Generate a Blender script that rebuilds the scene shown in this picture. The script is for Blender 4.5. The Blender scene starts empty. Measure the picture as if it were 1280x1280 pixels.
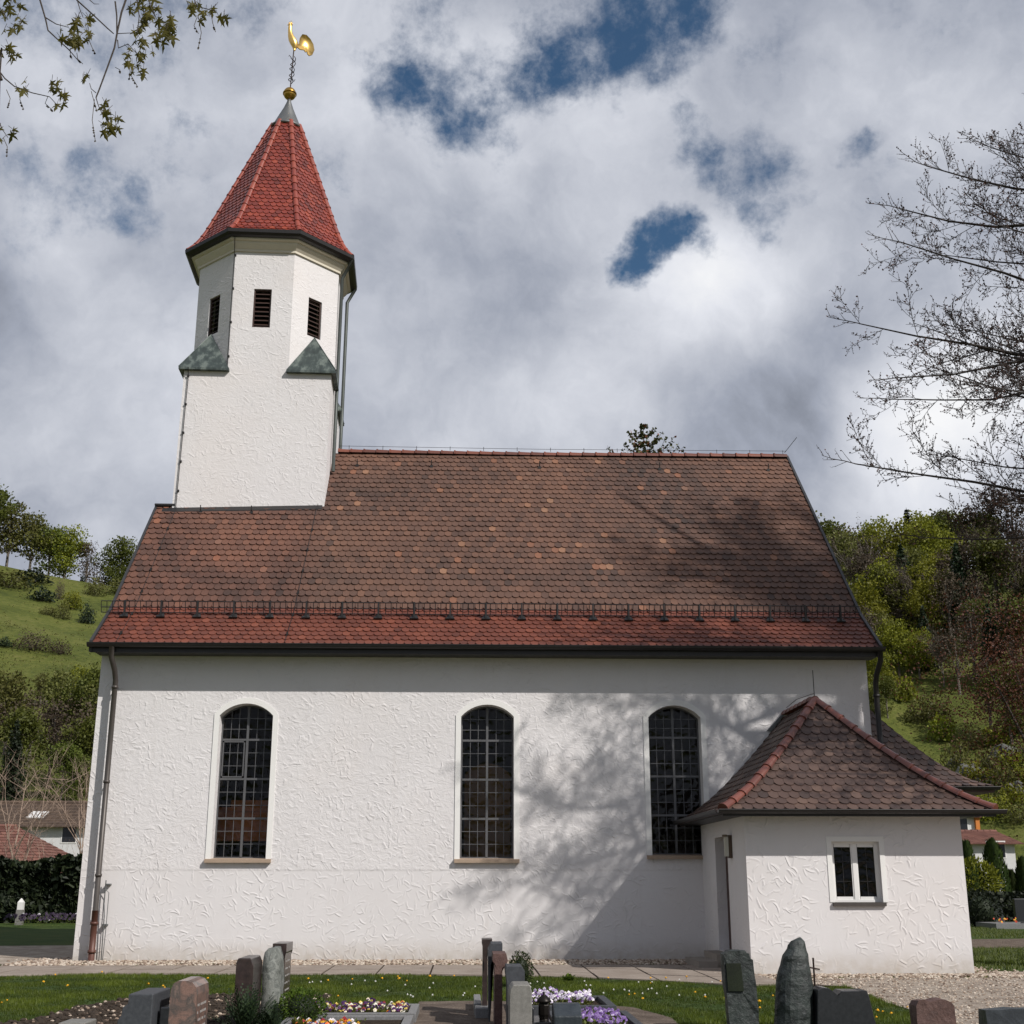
import bpy, bmesh, math, random
from mathutils import Vector, Matrix, noise as mnoise
from mathutils.geometry import tessellate_polygon
random.seed(7)
R = math.radians
S = bpy.context.scene
C = S.collection

# ------------------------------------------------------------------ camera
CAMX, CAMY, CAMZ = 0.0, -27.794, 1.6
TH, PSI, FPX = R(16.219), R(2.03), 1581.8
cd = bpy.data.cameras.new('camera'); cam = bpy.data.objects.new('camera', cd); C.objects.link(cam)
cd.sensor_width = 36; cd.lens = 36 * FPX / 1280; cd.clip_end = 3000; cd.clip_start = 0.1
cam.location = (CAMX, CAMY, CAMZ); cam.rotation_euler = (math.pi / 2 + TH, 0, -PSI)
S.camera = cam
# ------------------------------------------------------------------ light
L = Vector((-.855, .83, -1)).normalized()
sd = bpy.data.lights.new('sun', 'SUN'); sun = bpy.data.objects.new('sun', sd); C.objects.link(sun)
sd.energy = 4.2; sd.angle = R(0.53); sd.color = (1.0, .955, .90)
sun.rotation_euler = L.to_track_quat('-Z', 'Y').to_euler(); sun.location = (20, -20, 40)
S.view_settings.view_transform = 'Standard'; S.view_settings.look = 'None'
S.view_settings.exposure = 0; S.view_settings.gamma = 1

F_ = Vector((math.sin(PSI) * math.cos(TH), math.cos(PSI) * math.cos(TH), math.sin(TH)))
R_ = Vector((math.cos(PSI), -math.sin(PSI), 0)); U_ = R_.cross(F_)
def ray(px, py): return F_ + R_ * ((px - 640) / FPX) - U_ * ((py - 640) / FPX)
def pt(px, py, Y):                         # measured point of the photograph at real depth Y
    d = ray(px, py); t = (Y - CAMY) / d.y
    return Vector((CAMX, CAMY, CAMZ)) + d * t
def dirn(px, py): return ray(px, py).normalized()

# ------------------------------------------------------------------ node helper
class NT:
    def __init__(s, tree): s.t = tree; s.n = tree.nodes; s.l = tree.links
    def new(s, typ, **kw):
        n = s.n.new(typ)
        for k, v in kw.items():
            if k.startswith('i_'):
                key = k[2:]; key = int(key) if key.isdigit() else key.replace('_', ' ')
                s.set(n.inputs[key], v)
            else: setattr(n, k, v)
        return n
    def set(s, inp, v):
        if isinstance(v, bpy.types.NodeSocket): s.l.new(v, inp)
        elif isinstance(v, bpy.types.Node): s.l.new(v.outputs[0], inp)
        else:
            if isinstance(v, (tuple, list)) and len(v) == 3 and inp.type == 'RGBA': v = (*v, 1)
            inp.default_value = v
    def math(s, op, a, b=0, c=0, clamp=False):
        n = s.n.new('ShaderNodeMath'); n.operation = op; n.use_clamp = clamp
        for i, v in enumerate((a, b, c)): s.set(n.inputs[i], v)
        return n.outputs[0]
    def vec(s, op, a, b=(0, 0, 0)):
        n = s.n.new('ShaderNodeVectorMath'); n.operation = op; s.set(n.inputs[0], a)
        if op == 'SCALE': s.set(n.inputs['Scale'], b)
        else: s.set(n.inputs[1], b)
        return n.outputs['Value'] if op in ('DOT_PRODUCT', 'LENGTH', 'DISTANCE') else n.outputs[0]
    def noise(s, v, scale, detail=4, rough=.55, dist=0, color=False):
        n = s.n.new('ShaderNodeTexNoise'); s.set(n.inputs['Vector'], v); n.inputs['Scale'].default_value = scale
        n.inputs['Detail'].default_value = detail; n.inputs['Roughness'].default_value = rough; n.inputs['Distortion'].default_value = dist
        return n.outputs['Color' if color else 'Fac']
    def ramp(s, f, stops):
        n = s.n.new('ShaderNodeValToRGB'); s.set(n.inputs[0], f); e = n.color_ramp.elements
        while len(e) < len(stops): e.new(.5)
        for i, (p, c) in enumerate(stops):
            e[i].position = p; e[i].color = (*c, 1) if isinstance(c, (tuple, list)) else (c, c, c, 1)
        return n.outputs[0]
    def mix(s, f, a, b, mode='MIX'):
        n = s.n.new('ShaderNodeMix'); n.data_type = 'RGBA'; n.blend_type = mode
        s.set(n.inputs[0], f); s.set(n.inputs[6], a); s.set(n.inputs[7], b)
        return n.outputs[2]
    def smooth(s, v, a, b):
        n = s.n.new('ShaderNodeMapRange'); n.interpolation_type = 'SMOOTHSTEP'; s.set(n.inputs[0], v)
        n.inputs[1].default_value = a; n.inputs[2].default_value = b
        return n.outputs[0]

# ------------------------------------------------------------------ world: broken cloud over blue
w = bpy.data.worlds.new('World'); S.world = w; w.use_nodes = True
t = NT(w.node_tree); t.n.clear()
out = t.n.new('ShaderNodeOutputWorld'); bg = t.n.new('ShaderNodeBackground'); t.l.new(bg.outputs[0], out.inputs[0])
sky = t.n.new('ShaderNodeTexSky'); sky.sky_type = 'NISHITA'; sky.sun_disc = False
sky.sun_elevation = R(40); sky.sun_rotation = R(134); sky.air_density = 1.0; sky.dust_density = .3; sky.ozone_density = 2
tc = t.n.new('ShaderNodeTexCoord'); D = t.vec('NORMALIZE', tc.outputs['Generated'])
wv = t.vec('SUBTRACT', t.noise(D, 5.5, 6, .62, color=True), (.5, .5, .5))
Dw = t.vec('NORMALIZE', t.vec('ADD', D, t.vec('SCALE', wv, .16)))
wv2 = t.vec('SUBTRACT', t.noise(D, 3, 4, .6, color=True), (.5, .5, .5))
Ds = t.vec('NORMALIZE', t.vec('ADD', D, t.vec('SCALE', wv2, .2)))
def blob(px, py, rad, soft, src):
    d = dirn(px, py); dist = t.vec('DISTANCE', src, tuple(d)); rr = rad / FPX
    return t.math('SUBTRACT', 1, t.smooth(dist, rr * (1 - soft), rr * (1 + soft)))
holes = None
for px, py, rad, soft, amp in [(540, 98, 56, .9, .85), (600, 100, 66, .9, .85), (560, 30, 40, .9, .6), (680, 80, 60, .9, .85), (735, 50, 60, .8, .95), (790, 10, 80, .8, 1.0), (850, -35, 90, .8, 1.0), (802, 345, 34, .7, 1.0), (826, 318, 44, .7, 1.1), (850, 325, 28, .8, .8), (880, 345, 24, .9, .5),
                               (866, 165, 36, .9, .65), (880, 210, 40, .9, .68), (935, 225, 56, .9, .75), (960, 262, 44, .9, .65), (985, 210, 36, .9, .45), (1086, 170, 30, .9, .75), (1100, 230, 60, .9, .35), (960, 60, 60, .9, .35), (890, 40, 60, .9, .4),
                               (110, 215, 46, .9, .62), (135, 245, 34, .9, .62), (200, 180, 60, .9, .42), (60, 230, 60, .9, .40), (240, 150, 50, .9, .35), (395, 210, 50, .9, .3), (1230, -220, 160, .7, .7), (100, -250, 260, .7, .7), (500, -420, 300, .6, .8)]:
    b = t.math('MULTIPLY', blob(px, py, rad, soft, Dw), amp)
    holes = b if holes is None else t.math('MAXIMUM', holes, b)
hn = t.noise(D, 26, 6, .65); hn2 = t.noise(D, 9, 5, .6)
hole = t.math('ADD', holes, t.math('MULTIPLY', t.math('SUBTRACT', hn, .5), 1.5))
hole = t.math('ADD', hole, t.math('MULTIPLY', t.math('SUBTRACT', hn2, .55), .5))
hole = t.math('ADD', hole, t.math('MULTIPLY', t.math('SUBTRACT', t.noise(Dw, 55, 5, .7), .5), .35))
hole = t.smooth(hole, .22, 1.05)
lum = t.math('ADD', .425, t.math('MULTIPLY', t.math('SUBTRACT', t.noise(Ds, 4.2, 7, .60), .5), .72))
lum = t.math('ADD', lum, t.math('MULTIPLY', t.math('SUBTRACT', t.noise(Dw, 8, 6, .55), .5), .46))
for px, py, rad, amp in [(900, 350, 90, .34), (700, 190, 120, .22), (620, 480, 150, .12), (820, 440, 140, .12), (1130, 520, 120, .22), (1230, 480, 110, .30), (540, 130, 90, .10), (450, 330, 120, .12),
                         (440, 60, 130, .05), (60, 290, 70, .12), (860, 90, 120, .08), (1150, 60, 160, .07), (30, 360, 90, -.07), (300, 420, 120, .03), (1000, 450, 110, -.15), (930, 520, 110, -.10), (740, 545, 120, -.05),
                         (660, 330, 110, -.08), (80, 560, 220, .05), (60, 430, 120, .06), (230, 520, 120, .02), (1080, 340, 90, .04), (560, 560, 110, -.04), (1000, 600, 110, -.04), (-150, 420, 200, -.05), (720, 280, 60, -.05)]:
    lum = t.math('ADD', lum, t.math('MULTIPLY', blob(px, py, rad, .85, Ds), amp))
lum = t.math('ADD', lum, t.math('MULTIPLY', t.math('SUBTRACT', t.noise(Dw, 22, 5, .62), .5), .14))
lum = t.math('MAXIMUM', lum, t.math('MULTIPLY', t.math('ADD', lum, .62), .30))
ccol = t.ramp(lum, [(0, (.0, .0, .0)), (.16, (.135, .150, .185)), (.4, (.355, .385, .46)), (.75, (.76, .78, .84)), (1, (1, 1, 1))])
ccol = t.vec('SCALE', ccol, 10.0)
skyc = t.mix(1, sky, (.50, .66, .72, 1), 'MULTIPLY')
fin = t.mix(hole, ccol, skyc)
t.l.new(fin, bg.inputs[0]); bg.inputs[1].default_value = 0.1

# ------------------------------------------------------------------ materials
MATS = {}
def mat(name, build):
    if name in MATS: return MATS[name]
    m = bpy.data.materials.new(name); m.use_nodes = True; q = NT(m.node_tree); q.n.clear()
    o = q.n.new('ShaderNodeOutputMaterial'); b = q.n.new('ShaderNodeBsdfPrincipled'); q.l.new(b.outputs[0], o.inputs[0])
    q.out = o; q.b = b
    q.P = q.n.new('ShaderNodeTexCoord').outputs['Object']
    q.G = q.n.new('ShaderNodeNewGeometry').outputs['Position']
    build(q); MATS[name] = m; return m
def bump(q, h, dist, strength=1.0):
    n = q.new('ShaderNodeBump'); q.set(n.inputs['Height'], h); n.inputs['Distance'].default_value = dist; n.inputs['Strength'].default_value = strength
    q.l.new(n.outputs[0], q.b.inputs['Normal']); return n
def simple(name, col, rough=.6, metal=0., var=.25, scale=6, bmp=.0, bscale=40, spec=.5):
    def f(q):
        n = q.noise(q.P, scale, 6, .6)
        c = q.mix(n, tuple(x * (1 - var) for x in col), tuple(min(1, x * (1 + var)) for x in col))
        q.set(q.b.inputs['Base Color'], c); q.b.inputs['Roughness'].default_value = rough; q.b.inputs['Metallic'].default_value = metal
        q.b.inputs['Specular IOR Level'].default_value = spec
        if bmp: bump(q, q.noise(q.P, bscale, 5, .6), bmp)
    return mat(name, f)

def strokes(q, A, Z, scale, length, width, warp):
    """trowel marks: one raised stroke of random direction per cell"""
    p = q.new('ShaderNodeCombineXYZ'); q.set(p.inputs[0], A); q.set(p.inputs[1], Z); p = p.outputs[0]
    wv = q.vec('SCALE', q.vec('SUBTRACT', q.noise(p, 1.7, 3, .5, color=True), (.5, .5, .5)), warp)
    p = q.vec('ADD', p, wv)
    ps = q.vec('SCALE', p, scale)
    v = q.new('ShaderNodeTexVoronoi', voronoi_dimensions='2D', feature='F1'); q.set(v.inputs['Vector'], ps); v.inputs['Scale'].default_value = 1
    loc = q.vec('SUBTRACT', ps, v.outputs['Position'])
    sc = q.new('ShaderNodeSeparateColor'); q.l.new(v.outputs['Color'], sc.inputs[0])
    rot = q.new('ShaderNodeVectorRotate', rotation_type='Z_AXIS'); q.set(rot.inputs['Vector'], loc)
    q.set(rot.inputs['Angle'], q.math('MULTIPLY', sc.outputs[0], 6.283))
    sx = q.new('ShaderNodeSeparateXYZ'); q.l.new(rot.outputs[0], sx.inputs[0])
    u = sx.outputs[0]; vv = q.math('ABSOLUTE', sx.outputs[1])
    # curved: u += k v^2
    u = q.math('ADD', u, q.math('MULTIPLY', q.math('MULTIPLY', vv, vv), q.math('SUBTRACT', q.math('MULTIPLY', sc.outputs[1], 1.3), .65)))
    # asymmetric profile: sharp edge on one side, long ramp on the other
    a = q.smooth(u, -width * 3.2, 0); b2 = q.math('SUBTRACT', 1, q.smooth(u, 0, width))
    prof = q.math('MULTIPLY', a, b2)
    ends = q.math('SUBTRACT', 1, q.smooth(vv, length * .4, length))
    return q.math('MULTIPLY', q.math('MULTIPLY', prof, ends), q.math('ADD', .35, sc.outputs[2]))
def plaster(q, band, ky=1.0):
    sp = q.new('ShaderNodeSeparateXYZ'); q.set(sp.inputs[0], q.G)
    A = q.math('ADD', sp.outputs[0], q.math('MULTIPLY', sp.outputs[1], ky)); Z = sp.outputs[2]
    h1 = strokes(q, A, Z, 4.6, .62, .10, .45); h2 = strokes(q, q.math('ADD', A, 13.3), q.math('ADD', Z, 7.1), 7.0, .55, .12, .5)
    h3 = strokes(q, q.math('ADD', A, 3.7), q.math('ADD', Z, 1.9), 4.6, .6, .06, .04); h4 = strokes(q, q.math('ADD', A, 23.7), q.math('ADD', Z, 11.9), 6.0, .6, .08, .04)
    n_ = q.noise(q.vec('MULTIPLY', q.G, (1, 1, 1.5)), 3.2, 5, .6, 1.3)
    rid = q.smooth(q.math('SUBTRACT', 1, q.math('ABSOLUTE', q.math('MULTIPLY', q.math('SUBTRACT', n_, .5), 7))), .2, 1)
    pm1 = q.smooth(q.noise(q.G, 1.9, 3), .40, .60); pm2 = q.smooth(q.noise(q.vec('ADD', q.G, (9, 4, 2)), 1.6, 3), .36, .60)
    h1 = q.math('MULTIPLY', h1, pm1); h2 = q.math('MULTIPLY', h2, pm2)
    patch = q.smooth(q.noise(q.G, 1.3, 2), .32, .62)
    up = q.math('MULTIPLY', q.math('ADD', q.math('MAXIMUM', h1, h2), q.math('ADD', q.math('MULTIPLY', rid, .38), q.math('MULTIPLY', q.noise(q.G, 5.0, 5, .62, 1.4), 1.5))), 1.0)
    lo = q.math('ADD', q.math('MULTIPLY', q.math('MULTIPLY', q.math('MAXIMUM', h3, h4), patch), 1.1), q.math('MULTIPLY', q.noise(q.G, 2.5, 3), .5))
    if band is None: h = up
    elif band < 0: h = lo
    else:
        m = q.smooth(q.math('ADD', Z, q.math('MULTIPLY', q.math('SUBTRACT', q.noise(q.G, 3, 3), .5), .03)), band - .03, band + .03)
        mx = q.new('ShaderNodeMix', data_type='FLOAT'); q.set(mx.inputs[0], m); q.set(mx.inputs[2], lo); q.set(mx.inputs[3], q.math('ADD', up, .22)); h = mx.outputs[0]
    h = q.math('ADD', h, q.math('MULTIPLY', q.noise(q.G, 55, 3), .06))
    bump(q, h, .0046 if band is None else .0058 if band > 0 else .0055)
    st = q.noise(q.G, .6, 6, .65)
    c = q.mix(st, (.64, .617, .617), (.755, .735, .74))
    st2 = q.smooth(q.noise(q.vec('MULTIPLY', q.G, (3, 3, .35)), 1.2, 5, .6), .55, .8)
    c = q.mix(q.math('MULTIPLY', st2, .40), c, (.60, .565, .55))
    hl = q.math('MULTIPLY', q.math('SUBTRACT', 1, q.smooth(q.math('ABSOLUTE', q.math('SUBTRACT', q.noise(q.G, .8, 6, .7, .8), .5)), 0, .0025)), q.smooth(q.noise(q.G, .5, 2), .52, .6))
    c = q.mix(q.math('MULTIPLY', hl, .35), c, (.45, .43, .41))
    pk = q.smooth(q.noise(q.G, .33, 3, .5), .5, .68); c = q.mix(q.math('MULTIPLY', pk, .45), c, (.70, .655, .635))
    gm = q.math('SUBTRACT', 1, q.smooth(Z, 0, .5)); gm = q.math('MULTIPLY', gm, q.noise(q.G, 7, 5))
    c = q.mix(gm, c, (.42, .36, .29))
    q.set(q.b.inputs['Base Color'], c); q.b.inputs['Roughness'].default_value = .85; q.b.inputs['Specular IOR Level'].default_value = .25
M_PL = mat('plaster_nave', lambda q: plaster(q, 1.80))
M_PLA = mat('plaster_annex', lambda q: plaster(q, -1))
M_PLT = mat('plaster_tower', lambda q: plaster(q, None, .45))
M_SMOOTH = simple('smooth_render', (.78, .77, .75), .8, var=.04, bmp=.002, bscale=60)

def tilemat(name, stops, rough, lich=.0, coat=0.):
    def f(q):
        a = q.new('ShaderNodeAttribute', attribute_name='tint').outputs['Fac']
        c = q.ramp(a, stops)
        n = q.noise(q.G, 9, 6, .65); c = q.mix(q.math('MULTIPLY', n, .55), c, q.vec('SCALE', c, .45))
        big = q.smooth(q.noise(q.G, .55, 4, .6), .45, .7); c = q.mix(q.math('MULTIPLY', big, .35), c, q.vec('SCALE', c, .62))
        if name == 'old_tiles':
            sx = q.new('ShaderNodeSeparateXYZ'); q.set(sx.inputs[0], q.G)
            lf = q.math('MULTIPLY', q.math('SUBTRACT', 1, q.smooth(sx.outputs[0], -4.6, -3.2)), .30); c = q.mix(lf, c, q.vec('MULTIPLY', c, (1.32, .86, .78)))
            ms = q.math('MULTIPLY', q.smooth(q.noise(q.G, 1.1, 5, .7), .52, .70), .5); c = q.mix(ms, c, q.vec('MULTIPLY', c, (.66, .66, .70)))
        if lich:
            li = q.smooth(q.noise(q.G, 17, 5, .7), .66, .74); li2 = q.smooth(q.noise(q.G, .9, 3), .42, .62)
            c = q.mix(q.math('MULTIPLY', q.math('MULTIPLY', li, li2), lich), c, (.36, .33, .25))
        q.set(q.b.inputs['Base Color'], c); q.b.inputs['Roughness'].default_value = rough
        q.b.inputs['Coat Weight'].default_value = coat; q.b.inputs['Coat Roughness'].default_value = .3
        bump(q, q.noise(q.G, 30, 5, .6), .004)
    return mat(name, f)
M_TOLD = tilemat('old_tiles', [(0, (.056, .034, .027)), (.45, (.130, .066, .045)), (.8, (.185, .090, .056)), (.93, (.19, .105, .072)), (.955, (.24, .10, .055)), (1, (.30, .16, .095))], .75, .8)
M_TRED = tilemat('new_red_tiles', [(0, (.11, .032, .020)), (.5, (.165, .045, .026)), (1, (.23, .066, .036))], .6, 0)
M_TSP = tilemat('spire_tiles', [(0, (.14, .022, .012)), (.5, (.25, .035, .018)), (1, (.37, .068, .032))], .42, 0, .35)
M_TANX = tilemat('annex_tiles', [(0, (.050, .030, .024)), (.5, (.092, .052, .040)), (1, (.15, .090, .065))], .6, .3, .1)
M_HIP = tilemat('glazed_hip_tiles', [(0, (.15, .045, .03)), (1, (.22, .065, .042))], .35, 0, .4)
M_DARK = simple('dark_sheet_metal', (.028, .026, .026), .45, .3, .3)
M_ZINC = simple('weathered_zinc', (.16, .165, .165), .5, .6, .25, 4)
M_VERGE = simple('dark_verge_sheet', (.055, .055, .057), .5, .5, .25)
M_TPIPE = simple('patinated_pipe', (.075, .085, .080), .5, .45, .25)
M_PIPE = simple('brown_downpipe', (.080, .070, .064), .45, .35, .2)
M_PIPER = simple('red_brown_standpipe', (.10, .040, .028), .5, .1, .2)
def copper(q):
    n = q.noise(q.vec('MULTIPLY', q.P, (1, 1, .35)), 5, 6, .65)
    c = q.ramp(n, [(.25, (.030, .038, .038)), (.48, (.060, .078, .074)), (.62, (.17, .20, .18)), (.8, (.055, .066, .062))])
    q.set(q.b.inputs['Base Color'], c); q.b.inputs['Metallic'].default_value = .35; q.b.inputs['Roughness'].default_value = .5
M_COPPER = mat('patina_copper', copper)
def gold(q):
    q.b.inputs['Base Color'].default_value = (.95, .62, .20, 1); q.b.inputs['Metallic'].default_value = 1; q.b.inputs['Roughness'].default_value = .36
M_GOLD = mat('gilding', gold)
M_BGOLD = simple('old_gilding', (.50, .30, .07), .34, 1, .25, 5)
M_CREAM = simple('cream_cornice', (.62, .57, .47), .7, var=.08)
M_LOUV = simple('louvre_brown_wood', (.045, .022, .016), .6, var=.3)
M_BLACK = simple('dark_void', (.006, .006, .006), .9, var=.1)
M_LEAD = simple('lead_bars', (.13, .13, .135), .55, .5, .2)
M_SILL = simple('sandstone_sill', (.36, .27, .20), .8, var=.2, scale=9, bmp=.003)
M_WFRAME = simple('white_window_frame', (.75, .74, .72), .45, var=.03)
M_DOOR = simple('dark_brown_door', (.055, .022, .014), .5, var=.3)
M_CONC = simple('stone_step', (.25, .22, .19), .85, var=.2, scale=8, bmp=.004)
M_WOOD = simple('gallery_wood', (.50, .165, .05), .4, var=.25, scale=3)
M_INT = simple('dim_interior_plaster', (.10, .085, .07), .9, var=.1)  # dark base colour stands in for the unlit interior
def glass(q, tint=.75):
    g = q.new('ShaderNodeBsdfGlossy'); g.inputs['Roughness'].default_value = .03; g.inputs['Color'].default_value = (1, 1, 1, 1)
    tr = q.new('ShaderNodeBsdfTransparent'); tr.inputs['Color'].default_value = (tint, tint * .97, tint * .92, 1)
    fr = q.new('ShaderNodeFresnel'); fr.inputs['IOR'].default_value = 1.35
    bp_ = q.new('ShaderNodeBump'); q.set(bp_.inputs['Height'], q.noise(q.P, 3.5, 2)); bp_.inputs['Distance'].default_value = .035
    q.l.new(bp_.outputs[0], g.inputs['Normal'])
    mx = q.n.new('ShaderNodeMixShader'); q.l.new(fr.outputs[0], mx.inputs[0]); q.l.new(tr.outputs[0], mx.inputs[1]); q.l.new(g.outputs[0], mx.inputs[2])
    q.l.new(mx.outputs[0], q.out.inputs[0])
M_GLASS = mat('leaded_glass', glass)
def leafmat(name, c1, c2, trans=.35, rough=.6, extra=None):
    def f(q):
        a = q.new('ShaderNodeAttribute', attribute_name='tint').outputs['Fac']
        oi = q.new('ShaderNodeObjectInfo').outputs['Random']
        stops = [(0, c1), (1, c2)] if not extra else [(0, c1), (.9, c2), (.92, extra), (1, extra)]
        c = q.ramp(a, stops)
        hv = q.new('ShaderNodeHueSaturation'); q.set(hv.inputs['Hue'], q.math('ADD', .470, q.math('MULTIPLY', oi, .03)))
        q.set(hv.inputs['Value'], q.math('ADD', .75, q.math('MULTIPLY', oi, .5))); q.set(hv.inputs['Color'], c)
        c = hv.outputs[0]
        q.set(q.b.inputs['Base Color'], c); q.b.inputs['Roughness'].default_value = rough; q.b.inputs['Specular IOR Level'].default_value = .3
        tr = q.new('ShaderNodeBsdfTranslucent'); q.set(tr.inputs['Color'], c)
        mx = q.n.new('ShaderNodeMixShader'); mx.inputs[0].default_value = trans
        q.l.new(q.b.outputs[0], mx.inputs[1]); q.l.new(tr.outputs[0], mx.inputs[2]); q.l.new(mx.outputs[0], q.out.inputs[0])
    return mat(name, f)
M_LF_BRIGHT = leafmat('spring_leaf', (.085, .11, .010), (.23, .26, .022))
M_LF_MID = leafmat('mid_leaf', (.050, .070, .012), (.115, .145, .024))
M_LF_OLIVE = leafmat('olive_leaf', (.062, .070, .018), (.14, .148, .036))
M_LF_BROWN = leafmat('bud_haze', (.050, .038, .024), (.095, .075, .045), .2)
M_LF_DARK = leafmat('needle', (.008, .018, .008), (.024, .042, .014), .1)
M_LF_CONE = leafmat('spruce_needle', (.03, .042, .014), (.09, .105, .03), .2, .6, (.30, .13, .05))
M_LF_COPPER = leafmat('copper_leaf', (.035, .014, .008), (.11, .042, .018), .25)
M_LF_PLANE = leafmat('young_maple_leaf', (.09, .10, .014), (.22, .22, .03), .55)
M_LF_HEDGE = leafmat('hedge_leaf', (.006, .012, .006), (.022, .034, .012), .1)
M_LF_THUJA = leafmat('thuja_leaf', (.012, .028, .007), (.045, .075, .014), .15)
M_LF_BOX = leafmat('box_leaf', (.022, .05, .008), (.10, .16, .015), .3)
M_BUD = leafmat('beech_bud', (.028, .014, .010), (.085, .036, .024), .15)
M_BARK = simple('bark', (.055, .043, .036), .9, var=.3, scale=5, bmp=.01)
M_BARKG = simple('grey_bark', (.14, .12, .10), .9, var=.3, scale=5)
M_BIRCH = simple('pale_bark', (.30, .22, .17), .9, var=.3, scale=5)
M_GRASSB = leafmat('grass_blade', (.024, .046, .007), (.115, .160, .018), .35, .5)
def stonemat(name, cols, scale, rough, bm=.0, dist=0, coat=0., spots=None):
    def f(q):
        n = q.noise(q.P, scale, 8, .65, dist)
        k = len(cols); c = q.ramp(n, [(.28 + .44 * i / (k - 1), cols[i]) for i in range(k)])
        sp = q.noise(q.P, 160, 3, .7); c = q.mix(q.smooth(sp, .45, .7), c, q.vec('SCALE', c, .55))
        if spots: c = q.mix(q.smooth(q.noise(q.P, 14, 6, .7), .6, .68), c, spots)
        q.set(q.b.inputs['Base Color'], c); q.b.inputs['Roughness'].default_value = rough
        q.b.inputs['Coat Weight'].default_value = coat; q.b.inputs['Coat Roughness'].default_value = .08
        if bm: bump(q, q.noise(q.P, scale * 2.5, 7, .65), bm)
    return mat(name, f)
M_GR_BLACK = stonemat('black_granite', [(.012, .013, .016), (.03, .031, .036)], 20, .35, coat=.3)
M_GR_BLACKR = stonemat('sawn_black_granite', [(.035, .038, .045), (.07, .075, .085)], 30, .6)
M_GR_PINK = stonemat('pink_migmatite', [(.13, .085, .07), (.27, .165, .135), (.10, .085, .08), (.29, .20, .165)], 4, .35, dist=1.6, coat=.3)
M_GR_BROWN = stonemat('dark_brown_granite', [(.022, .015, .014), (.055, .036, .032)], 18, .35, coat=.3)
M_GR_GREY = stonemat('grey_green_gneiss', [(.13, .135, .12), (.24, .25, .23), (.10, .11, .10), (.30, .30, .27)], 6, .75, .01, 1.4)
M_GR_LIGHT = stonemat('light_grey_granite', [(.16, .155, .14), (.26, .25, .23)], 25, .55)
M_GR_GREENBLK = stonemat('green_black_rock', [(.012, .016, .015), (.035, .045, .042), (.018, .022, .022), (.09, .11, .11)], 5, .55, .02, .6)
M_GR_REDROCK = stonemat('red_brown_rock', [(.05, .025, .022), (.12, .065, .055), (.07, .035, .03)], 6, .7, .015)
M_GR_BLUE = stonemat('blue_grey_slate', [(.018, .024, .03), (.05, .06, .068)], 7, .4, .006)
M_KERB = stonemat('grey_kerb_granite', [(.14, .14, .145), (.25, .25, .25)], 30, .5)
M_IRON = simple('rusty_iron', (.035, .02, .015), .7, .5, .3)
M_BRONZE = simple('black_bronze', (.015, .012, .010), .4, .6, .3)
M_LETTER = simple('pale_letters', (.36, .35, .34), .5, var=.05)
M_ROCK = stonemat('limestone_rock', [(.04, .042, .036), (.12, .12, .11), (.06, .065, .045)], .6, .85, .25, spots=(.05, .07, .03))
def groundmat(name, stops, s1, s2, bm, rough=.9):
    def f(q):
        a = q.noise(q.G, s1, 6, .65); b = q.noise(q.G, s2, 5, .7)
        c = q.ramp(q.math('ADD', q.math('MULTIPLY', a, .55), q.math('MULTIPLY', b, .45)), stops)
        q.set(q.b.inputs['Base Color'], c); q.b.inputs['Roughness'].default_value = rough; q.b.inputs['Specular IOR Level'].default_value = .2
        bump(q, b, bm)
    return mat(name, f)
M_MEADOW = groundmat('meadow', [(.32, (.030, .042, .010)), (.45, (.066, .082, .014)), (.55, (.105, .118, .024)), (.7, (.16, .145, .05))], .09, 1.3, .35)
M_LAWN = groundmat('lawn_soil_green', [(.3, (.018, .036, .007)), (.5, (.04, .07, .012)), (.62, (.075, .085, .022)), (.75, (.12, .10, .045))], 1.1, 30, .02)
M_GRAVEL = groundmat('gravel', [(.3, (.11, .085, .065)), (.45, (.27, .22, .18)), (.55, (.40, .34, .28)), (.68, (.60, .53, .46))], 2.2, 55, .02)
M_DIRT = groundmat('dirt', [(.3, (.05, .036, .028)), (.5, (.13, .10, .08)), (.7, (.26, .21, .17))], 3, 45, .02)
M_SOIL = groundmat('soil', [(.3, (.016, .011, .008)), (.5, (.04, .027, .018)), (.68, (.09, .065, .045))], 5, 32, .03)
M_SLAB = groundmat('paving_slab', [(.3, (.17, .135, .11)), (.5, (.27, .225, .19)), (.7, (.36, .31, .27))], 1.6, 40, .004)
def pebmat(q):
    a = q.new('ShaderNodeAttribute', attribute_name='tint').outputs['Fac']
    q.set(q.b.inputs['Base Color'], q.ramp(a, [(0, (.10, .065, .045)), (.3, (.26, .19, .14)), (.6, (.42, .34, .27)), (1, (.56, .49, .41))])); q.b.inputs['Roughness'].default_value = .8
M_PEB = mat('pale_pebbles', pebmat)
def petal(name, stops):
    def f(q):
        a = q.new('ShaderNodeAttribute', attribute_name='tint').outputs['Fac']; c = q.ramp(a, stops)
        q.set(q.b.inputs['Base Color'], c); q.b.inputs['Roughness'].default_value = .7
    m = mat(name, f); 
    return m
def ptl(name, stops):
    m = petal(name, stops)
    for n in m.node_tree.nodes:
        if n.type == 'VALTORGB': n.color_ramp.interpolation = 'CONSTANT'
    return m

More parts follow.
